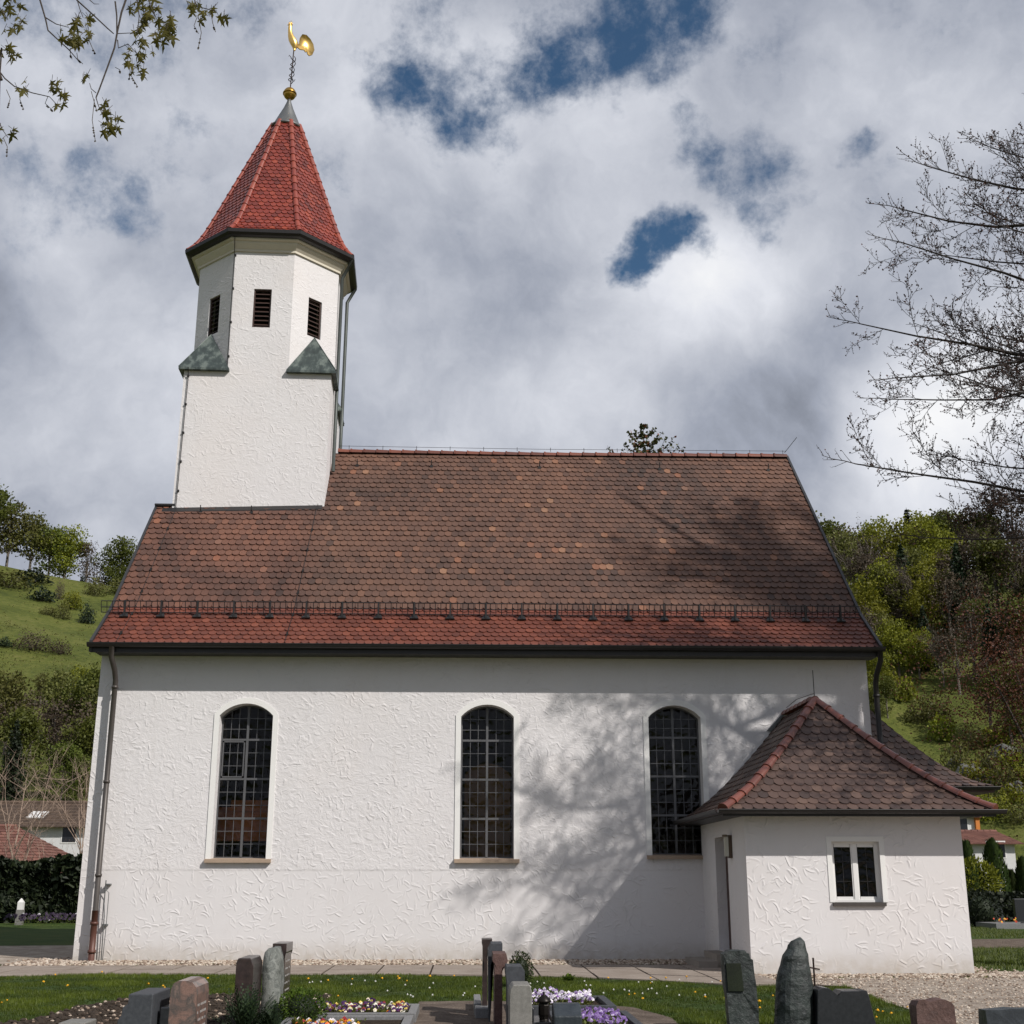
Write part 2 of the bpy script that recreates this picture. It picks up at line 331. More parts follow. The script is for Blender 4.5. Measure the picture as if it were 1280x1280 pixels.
# ------------------------------------------------------------------ mesh builder
class MB:
    def __init__(s): s.v = []; s.f = []; s.t = []; s.m = []
    def add(s, vs, fs, tint=.5, mi=0):
        o = len(s.v); s.v += [tuple(p) for p in vs]; s.f += [tuple(i + o for i in f) for f in fs]
        s.t += [tint] * len(fs); s.m += [mi] * len(fs)
    def box(s, x0, x1, y0, y1, z0, z1, mi=0, tint=.5):
        s.add([(x0, y0, z0), (x1, y0, z0), (x1, y1, z0), (x0, y1, z0), (x0, y0, z1), (x1, y0, z1), (x1, y1, z1), (x0, y1, z1)],
              [(3, 2, 1, 0), (4, 5, 6, 7), (0, 1, 5, 4), (1, 2, 6, 5), (2, 3, 7, 6), (3, 0, 4, 7)], tint, mi)
    def prism(s, pts, ext, mi=0, tint=.5):
        n = len(pts); pts = [Vector(p) for p in pts]; e = Vector(ext)
        s.add(pts + [p + e for p in pts], [tuple(range(n))[::-1], tuple(range(n, 2 * n))] + [(i, (i + 1) % n, n + (i + 1) % n, n + i) for i in range(n)], tint, mi)
    def tube(s, pts, rad, n=6, tint=.5, mi=0, caps=True):
        pts = [Vector(p) for p in pts]; m = len(pts)
        if not isinstance(rad, (list, tuple)): rad = [rad] * m
        ring = []; up = None
        for i, p in enumerate(pts):
            d = (pts[min(i + 1, m - 1)] - pts[max(i - 1, 0)])
            d = d.normalized() if d.length > 1e-9 else Vector((0, 0, 1))
            if up is None: up = Vector((0, 0, 1)) if abs(d.z) < .9 else Vector((1, 0, 0))
            a = d.cross(up).normalized(); up = a.cross(d).normalized() * 1.0
            b = a.cross(d)
            for k in range(n):
                an = 2 * math.pi * k / n; ring.append(p + (a * math.cos(an) + b * math.sin(an)) * rad[i])
        fs = []
        for i in range(m - 1):
            for k in range(n): fs.append((i * n + k, i * n + (k + 1) % n, (i + 1) * n + (k + 1) % n, (i + 1) * n + k))
        if caps: fs += [tuple(range(n)), tuple(range((m - 1) * n, m * n))[::-1]]
        s.add(ring, fs, tint, mi)
    def lathe(s, prof, c, n=20, rot=0, mi=0, lean=0.):
        vs = []
        for r, z in prof:
            for k in range(n):
                a = 2 * math.pi * k / n + rot; vs.append((c[0] + r * math.cos(a) + lean * (z), c[1] + r * math.sin(a), c[2] + z))
        fs = [(i * n + k, i * n + (k + 1) % n, (i + 1) * n + (k + 1) % n, (i + 1) * n + k) for i in range(len(prof) - 1) for k in range(n)]
        if prof[0][0] > .001: fs.append(tuple(range(n))[::-1])
        if prof[-1][0] > .001: fs.append(tuple(range((len(prof) - 1) * n, len(prof) * n)))
        s.add(vs, fs, .5, mi)
    def build(s, name, mats, parent=None, smooth=False, loc=None, bevel=0):
        me = bpy.data.meshes.new(name)
        vs = s.v
        if loc is not None: vs = [(a - loc[0], b - loc[1], c - loc[2]) for a, b, c in vs]
        me.from_pydata(vs, [], s.f)
        if not isinstance(mats, (list, tuple)): mats = [mats]
        for m in mats: me.materials.append(m)
        if len(mats) > 1: me.polygons.foreach_set('material_index', s.m)
        if smooth: me.polygons.foreach_set('use_smooth', [True] * len(me.polygons))
        at = me.attributes.new('tint', 'FLOAT', 'FACE'); at.data.foreach_set('value', s.t)
        me.update()
        o = bpy.data.objects.new(name, me); C.objects.link(o)
        if loc is not None: o.location = loc
        if parent is not None: o.parent = parent
        if bevel:
            b = o.modifiers.new('bevel', 'BEVEL'); b.width = bevel; b.segments = 2; b.limit_method = 'ANGLE'; b.angle_limit = R(35)
        return o
def empty(name, loc=(0, 0, 0)):
    o = bpy.data.objects.new(name, None); C.objects.link(o); o.location = loc; o.empty_display_size = .2; return o
def tag(o, label, cat, group=None, kind=None):
    if label: o['label'] = label
    if cat: o['category'] = cat
    if group: o['group'] = group
    if kind: o['kind'] = kind
    return o
def copy_tree(o, parent=None):
    c = o.copy(); C.objects.link(c)
    if parent is not None: c.parent = parent; c.matrix_parent_inverse = o.matrix_parent_inverse.copy()
    for ch in [x for x in bpy.data.objects if x.parent == o]: copy_tree(ch, c)
    return c
rnd = random.random
def uni(a, b): return a + (b - a) * random.random()

# ------------------------------------------------------------------ terrain
def sm(t_): t_ = max(0, min(1, t_)); return t_ * t_ * (3 - 2 * t_)
def H(x, y):
    dx, dy = x - CAMX, y - CAMY; r = math.hypot(dx, dy); az = math.degrees(math.atan2(dx, dy))
    if r < 70: return 0.0
    side = 1 - sm((abs(az) - 75) / 45)
    A = 54 + (.12 * (az + 14) if az < 0 else 0) + 3.0 * math.sin(az * .21 + 1)
    if az > 0: A += 1.5
    r0 = 78 + 36 * sm((az - 12) / 8) if az > 0 else 78
    s = (r - r0) / (230.0 - r0)
    if s <= 0: h = 0
    elif s < 1: h = A * (s ** 1.15)
    else: h = A * (1 + .10 * min(1, (s - 1)) - .35 * max(0, s - 1.5) / 3)
    h += (mnoise.noise(Vector((x * .018, y * .018, 3))) * 5 + mnoise.noise(Vector((x * .06, y * .06, 9))) * 1.2) * sm((r - 20 - r0) / 80) * (1 - .8 * sm((r - 185) / 30))
    return h * side
def terrain():
    radii = [0, 8, 16, 24, 32, 40, 50, 60, 70] + [74 + 4 * i for i in range(48)] + [275, 300, 340, 400, 500, 700, 1000, 1500, 2200]
    n = 240; vs = [(CAMX, CAMY, 0)]; fs = []
    for r in radii[1:]:
        for k in range(n):
            a = 2 * math.pi * k / n; x = CAMX + r * math.sin(a); y = CAMY + r * math.cos(a); vs.append((x, y, H(x, y)))
    for k in range(n): fs.append((0, 1 + (k + 1) % n, 1 + k))
    for i in range(len(radii) - 2):
        for k in range(n):
            a = 1 + i * n + k; b = 1 + i * n + (k + 1) % n; fs.append((a, b, b + n, a + n))
    m = MB(); m.add(vs, fs); return tag(m.build('ground', M_MEADOW, smooth=True), None, None, kind='structure')
terrain()
def hill(px, py):
    d = ray(px, py); d = d / math.hypot(d.x, d.y); r = 72
    while r < 240:
        x = CAMX + d.x * r; y = CAMY + d.y * r
        if H(x, y) >= CAMZ + d.z * r: break
        r += 1
    return Vector((x, y, H(x, y)))
def sheet(name, poly, z, m, mt=None):
    mb = MB(); mb.add([(x, y, z) for x, y in poly], [tuple(range(len(poly)))])
    return tag(mb.build(name, m), None, None, kind='structure')
SLABFRONT = [(-12, -5.6), (-7.93, -4.45), (-6.8, -3.85), (-4, -4.05), (-1.1, -4.18), (1.63, -4.85), (2.91, -5.61), (4.2, -6.7), (5.9, -7.05)]
lawn_poly = [(-14, -30), (-14, -5.9)] + [(x, y - .02) for x, y in SLABFRONT] + [(5.95, -7.4), (5.72, -9.4), (5.7, -10.9), (5.65, -12.3), (5.6, -30)]
sheet('lawn', lawn_poly, .004, M_LAWN)
gravel_poly = [(5.66, -30), (5.66, -12.3), (5.71, -10.9), (5.73, -9.4), (5.96, -7.4), (5.95, -7.0), (4.6, -5.6), (4.6, -5.2), (9.6, -5.2), (9.6, -3.6), (10.2, -3.85), (12, -4.6), (16, -7), (22, -9), (22, -30)]
sheet('gravel_path', gravel_poly, .008, M_GRAVEL)
sheet('gravel_path', [(-22, -2.2), (-22, 4.5), (-12.5, 6.2), (-9.6, 6.6), (-8.1, 6.6), (-8.1, -.6), (-9, -1.0), (-9.4, -1.2)], .008, M_GRAVEL)
sheet('gravel_path', [(9.6, 4.5), (9.6, 8.2), (16, 9.5), (30, 12), (30, 4), (16, 4.2)], .008, M_DIRT)
SOILP = [(-6.2, -14.5), (-5.14, -11.4), (-5.0, -9.6), (-4.6, -8.5), (-3.6, -8.1), (-1.9, -8.3), (-1.9, -14.5)]
sheet('bare_soil', SOILP, .008, M_SOIL)
sheet('dirt_path', [(-.62, -14.5), (-.62, -9.3), (.2, -9.2), (.9, -9.4), (.9, -14.5)], .008, M_DIRT)
sheet('dirt_path', [(1.8, -14.5), (1.86, -9.9), (2.2, -10.2), (2.5, -11.5), (2.4, -14.5)], .008, M_DIRT)
# paving slabs, each slightly out of level
def slabs():
    m = MB()
    def quad(p, j):
        zs = .022 + rnd() * .008; c = Vector((sum(q[0] for q in p) / 4, sum(q[1] for q in p) / 4, 0))
        q = [(c.x + (a - c.x) * j, c.y + (b - c.y) * j, zs + uni(-.003, .003)) for a, b in p]
        m.add(q + [(a, b, 0) for a, b, _ in q], [(0, 1, 2, 3), (0, 4, 5, 1), (1, 5, 6, 2), (2, 6, 7, 3), (3, 7, 4, 0)], rnd())
    def yf(x):
        for (x0, y0), (x1, y1) in zip(SLABFRONT, SLABFRONT[1:]):
            if x0 <= x <= x1: return y0 + (y1 - y0) * (x - x0) / (x1 - x0)
        return SLABFRONT[-1][1]
    x = -12.
    def back(x): return -1.75 if x < 0 else -1.75 - .04 * x
    def backL(x): return -1.75 if x > -9 else -1.75 - (-9 - x) * .45
    while x < 4.9:
        wd = .95; x1 = x + wd
        sk = .25
        nrow = 2 if x < 0.4 else 3
        for k in range(nrow):
            y0 = backL(x) if x < -9 else back(x); y1 = backL(x1) if x1 < -9 else back(x1)
            f0, f1 = k / nrow, (k + 1) / nrow
            a0 = y0 + (yf(x) - y0) * f0; a1 = y0 + (yf(x) - y0) * f1; b0 = y1 + (yf(x1) - y1) * f0; b1 = y1 + (yf(x1) - y1) * f1
            sh = 0; sh1 = 0
            quad([(x + sh1, a1), (x1 + sh1, b1), (x1 + sh, b0), (x + sh, a0)], .962)
        x = x1
    return tag(m.build('stone_path', M_SLAB), None, None, kind='structure')
slabs()
sheet('path_bed', [(-12.3, -5.5), (-7.93, -4.4), (-6.8, -3.8), (-4, -4.0), (-1.1, -4.13), (1.63, -4.8), (2.91, -5.56), (4.2, -6.65), (5.9, -7.0), (4.6, -5.55), (4.6, -1.6), (-9, -1.6), (-12.3, -3.2)], .012, M_SOIL)

def pebbles(name, pts, s0, s1, m_, label, cat, zb=.0, kind='stuff', tint=(0, 1)):
    m = MB()
    for x, y in pts:
        s_ = uni(s0, s1); a = rnd() * 6.28; vs = []
        ph = 5
        for zz, rr in ((0, .8), (.45, 1), (.85, .6)):
            for k in range(ph):
                an = a + 6.283 * k / ph; q_ = rr * s_ * uni(.8, 1.15); vs.append((x + math.cos(an) * q_, y + math.sin(an) * q_ * .8, zb + zz * s_ * .9))
        vs.append((x, y, zb + s_ * .95))
        fs = [(i * ph + k, i * ph + (k + 1) % ph, (i + 1) * ph + (k + 1) % ph, (i + 1) * ph + k) for i in range(2) for k in range(ph)] + [(10 + k, 10 + (k + 1) % ph, 15) for k in range(ph)]
        m.add(vs, fs, uni(*tint))
    return tag(m.build(name, m_), label, cat, kind=kind)
P_ = []
for i in range(5600):
    x = uni(-9.0, 5.0); P_.append((x, uni(-1.62, -.02) if rnd() < .8 else uni(-.9, -.02)))
for i in range(1500): P_.append((uni(5.0, 9.6), -4.4 - abs(random.gauss(0, .45)) - .03))
for i in range(500): P_.append((9.05 + abs(random.gauss(0, .35)), uni(-5, -1)))
for i in range(300): P_.append((-8.1 - abs(random.gauss(0, .4)), uni(-1.6, 1)))
for i in range(160): P_.append((4.6 + uni(-.2, .4), uni(-5.3, -2.9)))
pebbles('pebble_strip', P_, .016, .042, M_PEB, 'pale rounded pebbles laid along the foot of the white church walls', 'pebbles')
def inpoly(x, y, poly):
    c = False; n = len(poly)
    for i in range(n):
        x0, y0 = poly[i]; x1, y1 = poly[(i + 1) % n]
        if (y0 > y) != (y1 > y) and x < (x1 - x0) * (y - y0) / (y1 - y0) + x0: c = not c
    return c
def scatter(poly, n, x0, x1, y0, y1):
    o = []
    while len(o) < n:
        x, y = uni(x0, x1), uni(y0, y1)
        if inpoly(x, y, poly): o.append((x, y))
    return o
pebbles('gravel_stones', scatter(gravel_poly, 6000, 4.6, 13, -13, -3.6), .008, .024, M_PEB, 'loose pale gravel stones on the path beside the small annex', 'gravel', .006)
pebbles('soil_stones', scatter(SOILP, 700, -6.2, -1.9, -14.5, -8), .010, .036, M_PEB, 'tan stones and clods scattered over the bare grave soil', 'stones', .006, tint=(0, .75))
M_CLOD = simple('soil_clod', (.035, .024, .016), .95, var=.4)
pebbles('soil_clods', scatter(SOILP, 2600, -6.2, -1.9, -14.5, -8), .015, .045, M_CLOD, 'dark crumbled clods of earth covering the bare grave bed', 'soil', .004)

# ------------------------------------------------------------------ tiles
def tiles(mb, mp, xlim, Lv, w_, expo, th=.014, tint=lambda r, k: rnd(), v0=0., jit=.004, arc=.42):
    nrow = int(math.ceil((Lv - v0) / expo - 1e-6))
    for r in range(nrow):
        vb = v0 + r * expo - arc * w_ * .5; vt = min(v0 + (r + 1.15) * expo, Lv)
        vm = v0 + r * expo + expo * .3
        x0, x1 = xlim(min(vm, Lv)); off = (r % 2) * .5
        k0 = int(math.floor((x0) / w_ - off)) - 1; k1 = int(math.ceil((x1) / w_ - off)) + 1
        for k in range(k0, k1):
            cx = (k + .5 + off) * w_
            if cx + w_ / 2 < x0 + .01 or cx - w_ / 2 > x1 - .01: continue
            dh = uni(-jit, jit) + .002; dv = uni(-.008, .008); tw = uni(-.006, .006)
            pts = []
            for i in range(7):
                a = i / 6; xx = cx - w_ / 2 * .975 + w_ * .975 * a
                vv = vb + dv + arc * w_ * (1 - math.sin(math.pi * a) ** .55) + tw * (a - .5)
                pts.append((xx, vv, th + dh))
            pts += [(cx + w_ / 2 * .975, vt, .001), (cx - w_ / 2 * .975, vt, .001)]
            P = []
            for xx, vv, h in pts:
                vv_ = min(max(vv, v0 - arc * w_ * .5), Lv); l0, l1 = xlim(max(vv_, 0)); P.append(mp(min(max(xx, l0), l1), vv_, h))
            B = []
            for i in range(7):
                xx, vv, h = pts[i]; vv_ = min(max(vv, v0 - arc * w_ * .5), Lv); l0, l1 = xlim(max(vv_, 0)); B.append(mp(min(max(xx, l0), l1), vv_, h - th - .003))
            mb.add(P + B, [tuple(range(9))] + [(i, 9 + i, 10 + i, i + 1) for i in range(6)], tint(r, k))
def half_tiles(mb, path, rad, seg=.38, up=Vector((0, 0, 1)), tint=lambda: rnd()):
    """overlapping half-round ridge or hip tiles along a path (first point lowest)"""
    P = [Vector(p) for p in path]; ds = [0]
    for a, b in zip(P, P[1:]): ds.append(ds[-1] + (b - a).length)
    def at(s_):
        s_ = max(0, min(ds[-1], s_))
        for i in range(len(P) - 1):
            if s_ <= ds[i + 1] or i == len(P) - 2: return P[i].lerp(P[i + 1], (s_ - ds[i]) / (ds[i + 1] - ds[i]))
    n = max(1, int(round(ds[-1] / seg))); sg = ds[-1] / n
    for i in range(n):
        a = at(i * sg - .02 * (i > 0)); b = at((i + 1) * sg + .03); d = (b - a).normalized(); sx = d.cross(up).normalized(); u = sx.cross(d)
        vs = []
        prof = [(0, 1.16), (.10, 1.16), (.12, 1.0), (1, .86)]
        for f, k in prof:
            c = a.lerp(b, f)
            for j in range(9):
                an = math.pi * j / 8; vs.append(c + (sx * math.cos(an) + u * (math.sin(an) * .95 - .15)) * rad * k)
        fs = [(q * 9 + j, q * 9 + j + 1, (q + 1) * 9 + j + 1, (q + 1) * 9 + j) for q in range(3) for j in range(8)] + [tuple(range(9)), tuple(range(27, 36))]
        mb.add(vs, fs, tint())

# ================================================================== CHURCH
church = empty('church', (0, 6.2, 0))
tag(church, 'white plastered village church with steep brown tiled roof, red spired tower and hipped annex', 'church')
def part(mb, name, mats, parent=church, smooth=False, bevel=0):
    o = mb.build(name, mats, None, smooth, None, bevel); o.parent = parent
    # keep world placement under the parent chain
    p = parent; off = Vector((0, 0, 0))
    while p is not None: off += p.location; p = p.parent
    o.location = -off if parent.type == 'EMPTY' else Vector((0, 0, 0)); 
    return o
def wall_poly(mb, mp, outer, holes, depth, both=True):
    """planar wall with holes in local (a,b); mp(a,b,d) with d = distance inwards"""
    loops = [[Vector((a, b, 0)) for a, b in outer]] + [[Vector((a, b, 0)) for a, b in h] for h in holes]
    tris = tessellate_polygon(loops); flat = [v for l in loops for v in l]
    def orient(t_):
        a, b, c = (flat[i] for i in t_); return t_ if (b - a).cross(c - a).z > 0 else t_[::-1]
    tris = [orient(t_) for t_ in tris]
    mb.add([mp(v.x, v.y, 0) for v in flat], tris)
    if both: mb.add([mp(v.x, v.y, depth) for v in flat], [t_[::-1] for t_ in tris])
    for l in (loops[1:] if not both else loops):
        n = len(l); mb.add([mp(v.x, v.y, 0) for v in l] + [mp(v.x, v.y, depth) for v in l], [(i, (i + 1) % n, n + (i + 1) % n, n + i) for i in range(n)])
def arch(cx, hw, z0, zs, za, n=14):
    """rectangle with segmental arch; z0 sill, zs spring, za apex"""
    rise = za - zs; rad = (hw * hw + rise * rise) / (2 * rise); a0 = math.asin(min(1, hw / rad))
    p = [(cx - hw, z0), (cx + hw, z0)]
    for i in range(n + 1):
        a = a0 - 2 * a0 * i / n; p.append((cx + rad * math.sin(a), za - rad + rad * math.cos(a)))
    return p
NX0, NX1, NYB, NZ = -8.0, 8.9, 12.34, 6.32
WIN = [(-4.78, 2.02, True), (.45, 2.02, False), (4.55, 2.10, False)]
HW, ZS, ZA = .575, 5.03, 5.29
mb = MB()
wall_poly(mb, lambda a, b, d: (a, d, b), [(NX0 - .04, -.05), (NX1, -.05), (NX1, NZ), (NX0, NZ)], [arch(cx, HW, z0, ZS, ZA) for cx, z0, _ in WIN], .42)
RY, RZ = 6.17, 13.18
# gables and rear wall
for X0, X1 in ((NX0, NX0 + .4), (NX1 - .4, NX1)):
    if X0 < 0: mb.prism([(X0, .42, -.05), (X0, NYB, -.05), (X0, NYB, 6.9), (X0, 2 * RY - 3.98, 10.60), (X0, 3.98, 10.60), (X0, .42, 6.9)], (X1 - X0, 0, 0))
    else: mb.prism([(X0, .42, -.05), (X0, NYB, -.05), (X0, NYB, 6.9), (X0, RY, 12.95), (X0, .42, 6.9)], (X1 - X0, 0, 0))
mb.box(NX0 + .4, NX1 - .4, NYB - .4, NYB, -.05, NZ)
nave = part(mb, 'nave_wall', M_PL)
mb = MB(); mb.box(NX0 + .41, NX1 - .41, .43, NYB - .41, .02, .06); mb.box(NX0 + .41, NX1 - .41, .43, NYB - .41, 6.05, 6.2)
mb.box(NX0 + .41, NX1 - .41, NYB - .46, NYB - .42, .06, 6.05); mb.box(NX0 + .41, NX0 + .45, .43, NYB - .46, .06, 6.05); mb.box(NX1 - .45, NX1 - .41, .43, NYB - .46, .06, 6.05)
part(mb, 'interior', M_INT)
mb = MB()
mb.box(-7.5, -2.4, 1.0, 1.1, 2.42, 3.12); mb.box(-7.5, -2.4, 1.1, 5.5, 2.42, 2.52); mb.box(-7.5, -2.4, .95, 1.0, 3.06, 3.14); mb.box(-5.2, -2.4, 1.1, 1.2, 3.12, 3.3)
for x in (-6.4, -4.2, -2.7): mb.box(x - .1, x + .1, 1.4, 1.6, .06, 2.42)
part(mb, 'gallery', M_WOOD)
M_ALT = simple('brown_altar_wood', (.26, .14, .05), .5, var=.35, scale=3)
mb = MB(); mb.prism([(x, 1.5, z) for x, z in arch(.48, .52, .1, 3.9, 4.15)], (0, .25, 0))
for z in (1.2, 2.1, 3.0): mb.box(.0, .98, 1.42, 1.5, z, z + .12)
part(mb, 'wooden_screen', M_ALT)

for wi, (cx, z0, vent) in enumerate(WIN):
    mb = MB(); y0, y1 = .30, .335
    g = arch(cx, HW - .002, z0 + .02, ZS, ZA); 
    # outer iron frame
    gi = arch(cx, HW - .035, z0 + .055, ZS - .01, ZA - .035)
    wall_poly(mb, lambda a, b, d: (a, y0 + d, b), g, [gi], .035)
    def arcz(x): 
        rise = ZA - .035 - (ZS - .01); hw = HW - .035; rad = (hw * hw + rise * rise) / (2 * rise); return ZA - .035 - rad + math.sqrt(max(0, rad * rad - (x - cx) ** 2))
    mb.box(cx - .025, cx + .025, y0 - .012, y1, z0 + .055, ZA - .04)
    hbar = [z0 + .85, z0 + 1.68, z0 + 2.52]
    for z in hbar: mb.box(cx - HW + .035, cx + HW - .035, y0 - .008, y1, z - .022, z + .022)
    cols = [cx - HW + .035 + (HW - .06) * k / 3 for k in (1, 2)] + [cx + .025 + (HW - .06) * k / 3 for k in (1, 2)]
    for x in cols: mb.box(x - .0065, x + .0065, y0 + .008, y0 + .02, z0 + .055, arcz(x))
    lv = [z0 + .055]
    for z in hbar + [ZS + .2]: lv.append(z)
    for a, b in zip(lv, lv[1:]):
        for k in (1, 2):
            z = a + (b - a) * k / 3
            if z < ZS + .02: mb.box(cx - HW + .035, cx + HW - .035, y0 + .009, y0 + .019, z - .0065, z + .0065)
    if vent:
        a, b, c_, d_ = cx - HW + .05, cx - .045, hbar[1] + .03, hbar[2] - .03
        for q in ((a, a + .028, c_, d_), (b - .028, b, c_, d_), (a, b, c_, c_ + .028), (a, b, d_ - .028, d_)): mb.box(q[0], q[1], y0 - .018, y0 + .005, q[2], q[3])
    W = part(mb, 'window', M_LEAD)
    mb = MB(); 
    for k in range(2):
        for r_ in range(4):
            zA, zB = (lv[r_], lv[r_ + 1]) if r_ < 3 else (lv[3], ZS - .0)
            xa = cx - HW + .03 if k == 0 else cx + .01; xb = cx - .01 if k == 0 else cx + HW - .03
            tl = uni(-.002, .002); mb.add([(xa, y0 + .014 + tl, zA), (xb, y0 + .014 - tl, zA), (xb, y0 + .014 - tl, zB), (xa, y0 + .014 + tl, zB)], [(0, 1, 2, 3)])
    top = arch(cx, HW - .03, ZS, ZS + .001, ZA - .03)
    mb.add([(a, y0 + .014, b) for a, b in top], [tuple(range(len(top)))])
    part(mb, 'pane', M_GLASS, W)
    mb = MB(); wall_poly(mb, lambda a, b, d: (a, -.022 + d, b), arch(cx, HW + .125, z0 - .0, ZS + .02, ZA + .135), [arch(cx, HW + .004, z0 - .3, ZS, ZA + .004)] if False else [], .02, True) if False else None
    # surround ring: outer arch minus opening, open at the sill
    oa = arch(cx, HW + .115, z0, ZS + .03, ZA + .125)[1:]; ia = arch(cx, HW, z0, ZS, ZA)[1:]
    oa.append((cx - HW - .115, z0)); ia.append((cx - HW, z0)); n = len(oa); vs = []
    for (a, b), (c_, d_) in zip(oa, ia): vs += [(a, .0, b), (a, -.018, b), (c_, -.018, d_), (c_, .0, d_)]
    fs = []
    for i in range(n - 1):
        for j in range(3): fs.append((i * 4 + j, i * 4 + j + 1, (i + 1) * 4 + j + 1, (i + 1) * 4 + j))
    mb.add(vs, fs); part(mb, 'surround', M_SMOOTH, W)
    mb = MB(); mb.prism([(cx - .72 + .03, -.10, z0 - .07), (cx - .69, .30, z0 - .07), (cx - .69, .30, z0 + .03), (cx - .69, .0, z0 + .012), (cx - .69, -.10, z0 + .0)], (1.38 if wi < 2 else .49 + .69, 0, 0))
    part(mb, 'sill', M_SILL, W)

# ---- nave roof
EY, EZ, BY, BZ = -.56, 6.50, .654, 7.44
VX0, VX1 = -8.12, 9.10
kick_len = math.hypot(BY - EY, BZ - EZ); up_len = math.hypot(RY - BY, RZ - BZ)
def roof_map(x, v, h):
    if v < kick_len:
        f = v / kick_len; n = Vector((0, -(BZ - EZ), (BY - EY))).normalized(); p = Vector((x, EY + (BY - EY) * f, EZ + (BZ - EZ) * f))
    else:
        f = (v - kick_len) / up_len; n = Vector((0, -(RZ - BZ), (RY - BY))).normalized(); p = Vector((x, BY + (RY - BY) * f, BZ + (RZ - BZ) * f))
    return p + n * h
mb = MB()   # deck and rear slope, solid
pr = [(EY, EZ - .03), (BY, BZ - .02), (RY, RZ - .02), (2 * RY - BY, BZ - .02), (2 * RY - EY, EZ - .03), (2 * RY - EY, EZ - .15), (2 * RY - BY, BZ - .2), (RY, RZ - .25), (BY, BZ - .2), (EY, EZ - .15)]
TX0 = -7.62                                  # west of the tower's flank the roof stops at the tower front
mb.add([(TX0, a, b) for a, b in pr] + [(VX1 - .03, a, b) for a, b in pr],
       [(i, (i + 1) % 10, 10 + (i + 1) % 10, 10 + i) for i in range(10)] + [(0, 1, 8, 9), (1, 2, 7, 8), (2, 3, 6, 7), (3, 4, 5, 6)] + [(10, 19, 18, 11), (11, 18, 17, 12), (12, 17, 16, 13), (13, 16, 15, 14)])
YT_ = 4.0
def zroof(y): return BZ - .02 + (RZ - BZ) * (y - BY) / (RY - BY)
for sg in (1, -1):
    q_ = [(EY, EZ - .03), (BY, BZ - .02), (YT_, zroof(YT_)), (YT_, zroof(YT_) - .2), (BY, BZ - .2), (EY, EZ - .15)]
    mb.prism([(VX0 + .03, a if sg > 0 else 2 * RY - a, b) for a, b in q_], (TX0 - VX0 - .031, 0, 0))
roof = part(mb, 'roof', M_TOLD)
VT = kick_len + up_len - .05
VCUT = kick_len + up_len * (YT_ - BY) / (RY - BY)
def tint_old(r, k):
    x = k * .17; n = mnoise.noise(Vector((x * .3, r * .12, 5))); b = .42 + n * .35 + random.gauss(0, .12)
    if -3.6 < x < 6 and mnoise.noise(Vector((x * .8, r * .3, 8))) > .05 and rnd() < .05: return uni(.93, 1)
    if rnd() < .008: return uni(.93, 1)
    return max(0, min(.92, b))
mb = MB(); tiles(mb, roof_map, lambda v: ((VX0 + .05) if v < VCUT else TX0, VX1 - .05), VT, .172, .25, .030, tint_old, kick_len + .19, .008)
part(mb, 'old_tile_field', M_TOLD, roof)
mb = MB(); tiles(mb, roof_map, lambda v: (VX0 + .05, VX1 - .05), kick_len + .24, .172, .20, .027, lambda r, k: max(0, min(1, random.gauss(.5, .2))), .02)
part(mb, 'red_eave_tile_field', M_TRED, roof)
mb = MB(); half_tiles(mb, [(-3.7, RY, RZ + .0), (2, RY, RZ - .03), (VX1 - .05, RY, RZ + .01)], .13, .36); part(mb, 'ridge_tiles', M_TRED, roof)
for X, s_ in ((VX0, -1), (VX1, 1)):
    mb = MB()   # verge board
    pf = [(EY - .04, EZ - .02), (BY, BZ + .0), (RY, RZ + .0), (RY, RZ + .07), (BY - .03, BZ + .065), (EY - .07, EZ + .045)]
    pf2 = [(EY - .04, EZ - .20), (BY, BZ - .22), (RY, RZ - .25)]
    if s_ < 0:
        zt_ = zroof(YT_) + .02; pf[3] = (YT_, zt_ + .07); pf2[2] = (YT_, zt_ - .25)
    poly = [pf2[0], pf2[1], pf2[2], pf[3], pf[4], pf[5]]
    mb.prism([(X, a, b) for a, b in poly], (.06 * -s_, 0, 0))
    part(mb, 'verge_board', M_VERGE, roof); mb = MB()
    pr2 = [(2 * RY - a, b) for a, b in poly]; mb.prism([(X, a, b) for a, b in pr2], (.06 * -s_, 0, 0)); part(mb, 'verge_board', M_VERGE, roof)
mb = MB()   # soffit and fascia, the shade under the eave put in as dark colour
mb.box(VX0 + .08, VX1 - .08, EY + .03, .0, NZ - .0, NZ + .05); mb.box(VX0 + .02, VX1 - .02, EY - .02, EY + .03, NZ - .02, EZ + .0)
part(mb, 'eave_soffit', M_DARK)
def gutter(mb, a, b, rad, side=Vector((0, -1, 0)), n=8):
    a, b = Vector(a), Vector(b); vs = []
    for p in (a, b):
        for k in range(n + 1):
            an = math.pi * k / n; vs.append(p + side * (rad * math.cos(an)) + Vector((0, 0, -rad * math.sin(an))))
        for k in range(n, -1, -1):
            an = math.pi * k / n; vs.append(p + side * ((rad - .008) * math.cos(an)) + Vector((0, 0, -(rad - .008) * math.sin(an))))
    m_ = 2 * (n + 1); mb.add(vs, [(k, (k + 1) % m_, m_ + (k + 1) % m_, m_ + k) for k in range(m_)] + [tuple(range(m_)), tuple(range(m_, 2 * m_))])
    mb.tube([a + side * rad, b + side * rad], .012, 6)
mb = MB(); gutter(mb, (VX0 - .02, EY - .10, EZ - .02), (VX1 + .03, EY - .10, EZ - .02), .085); part(mb, 'gutter', M_DARK)
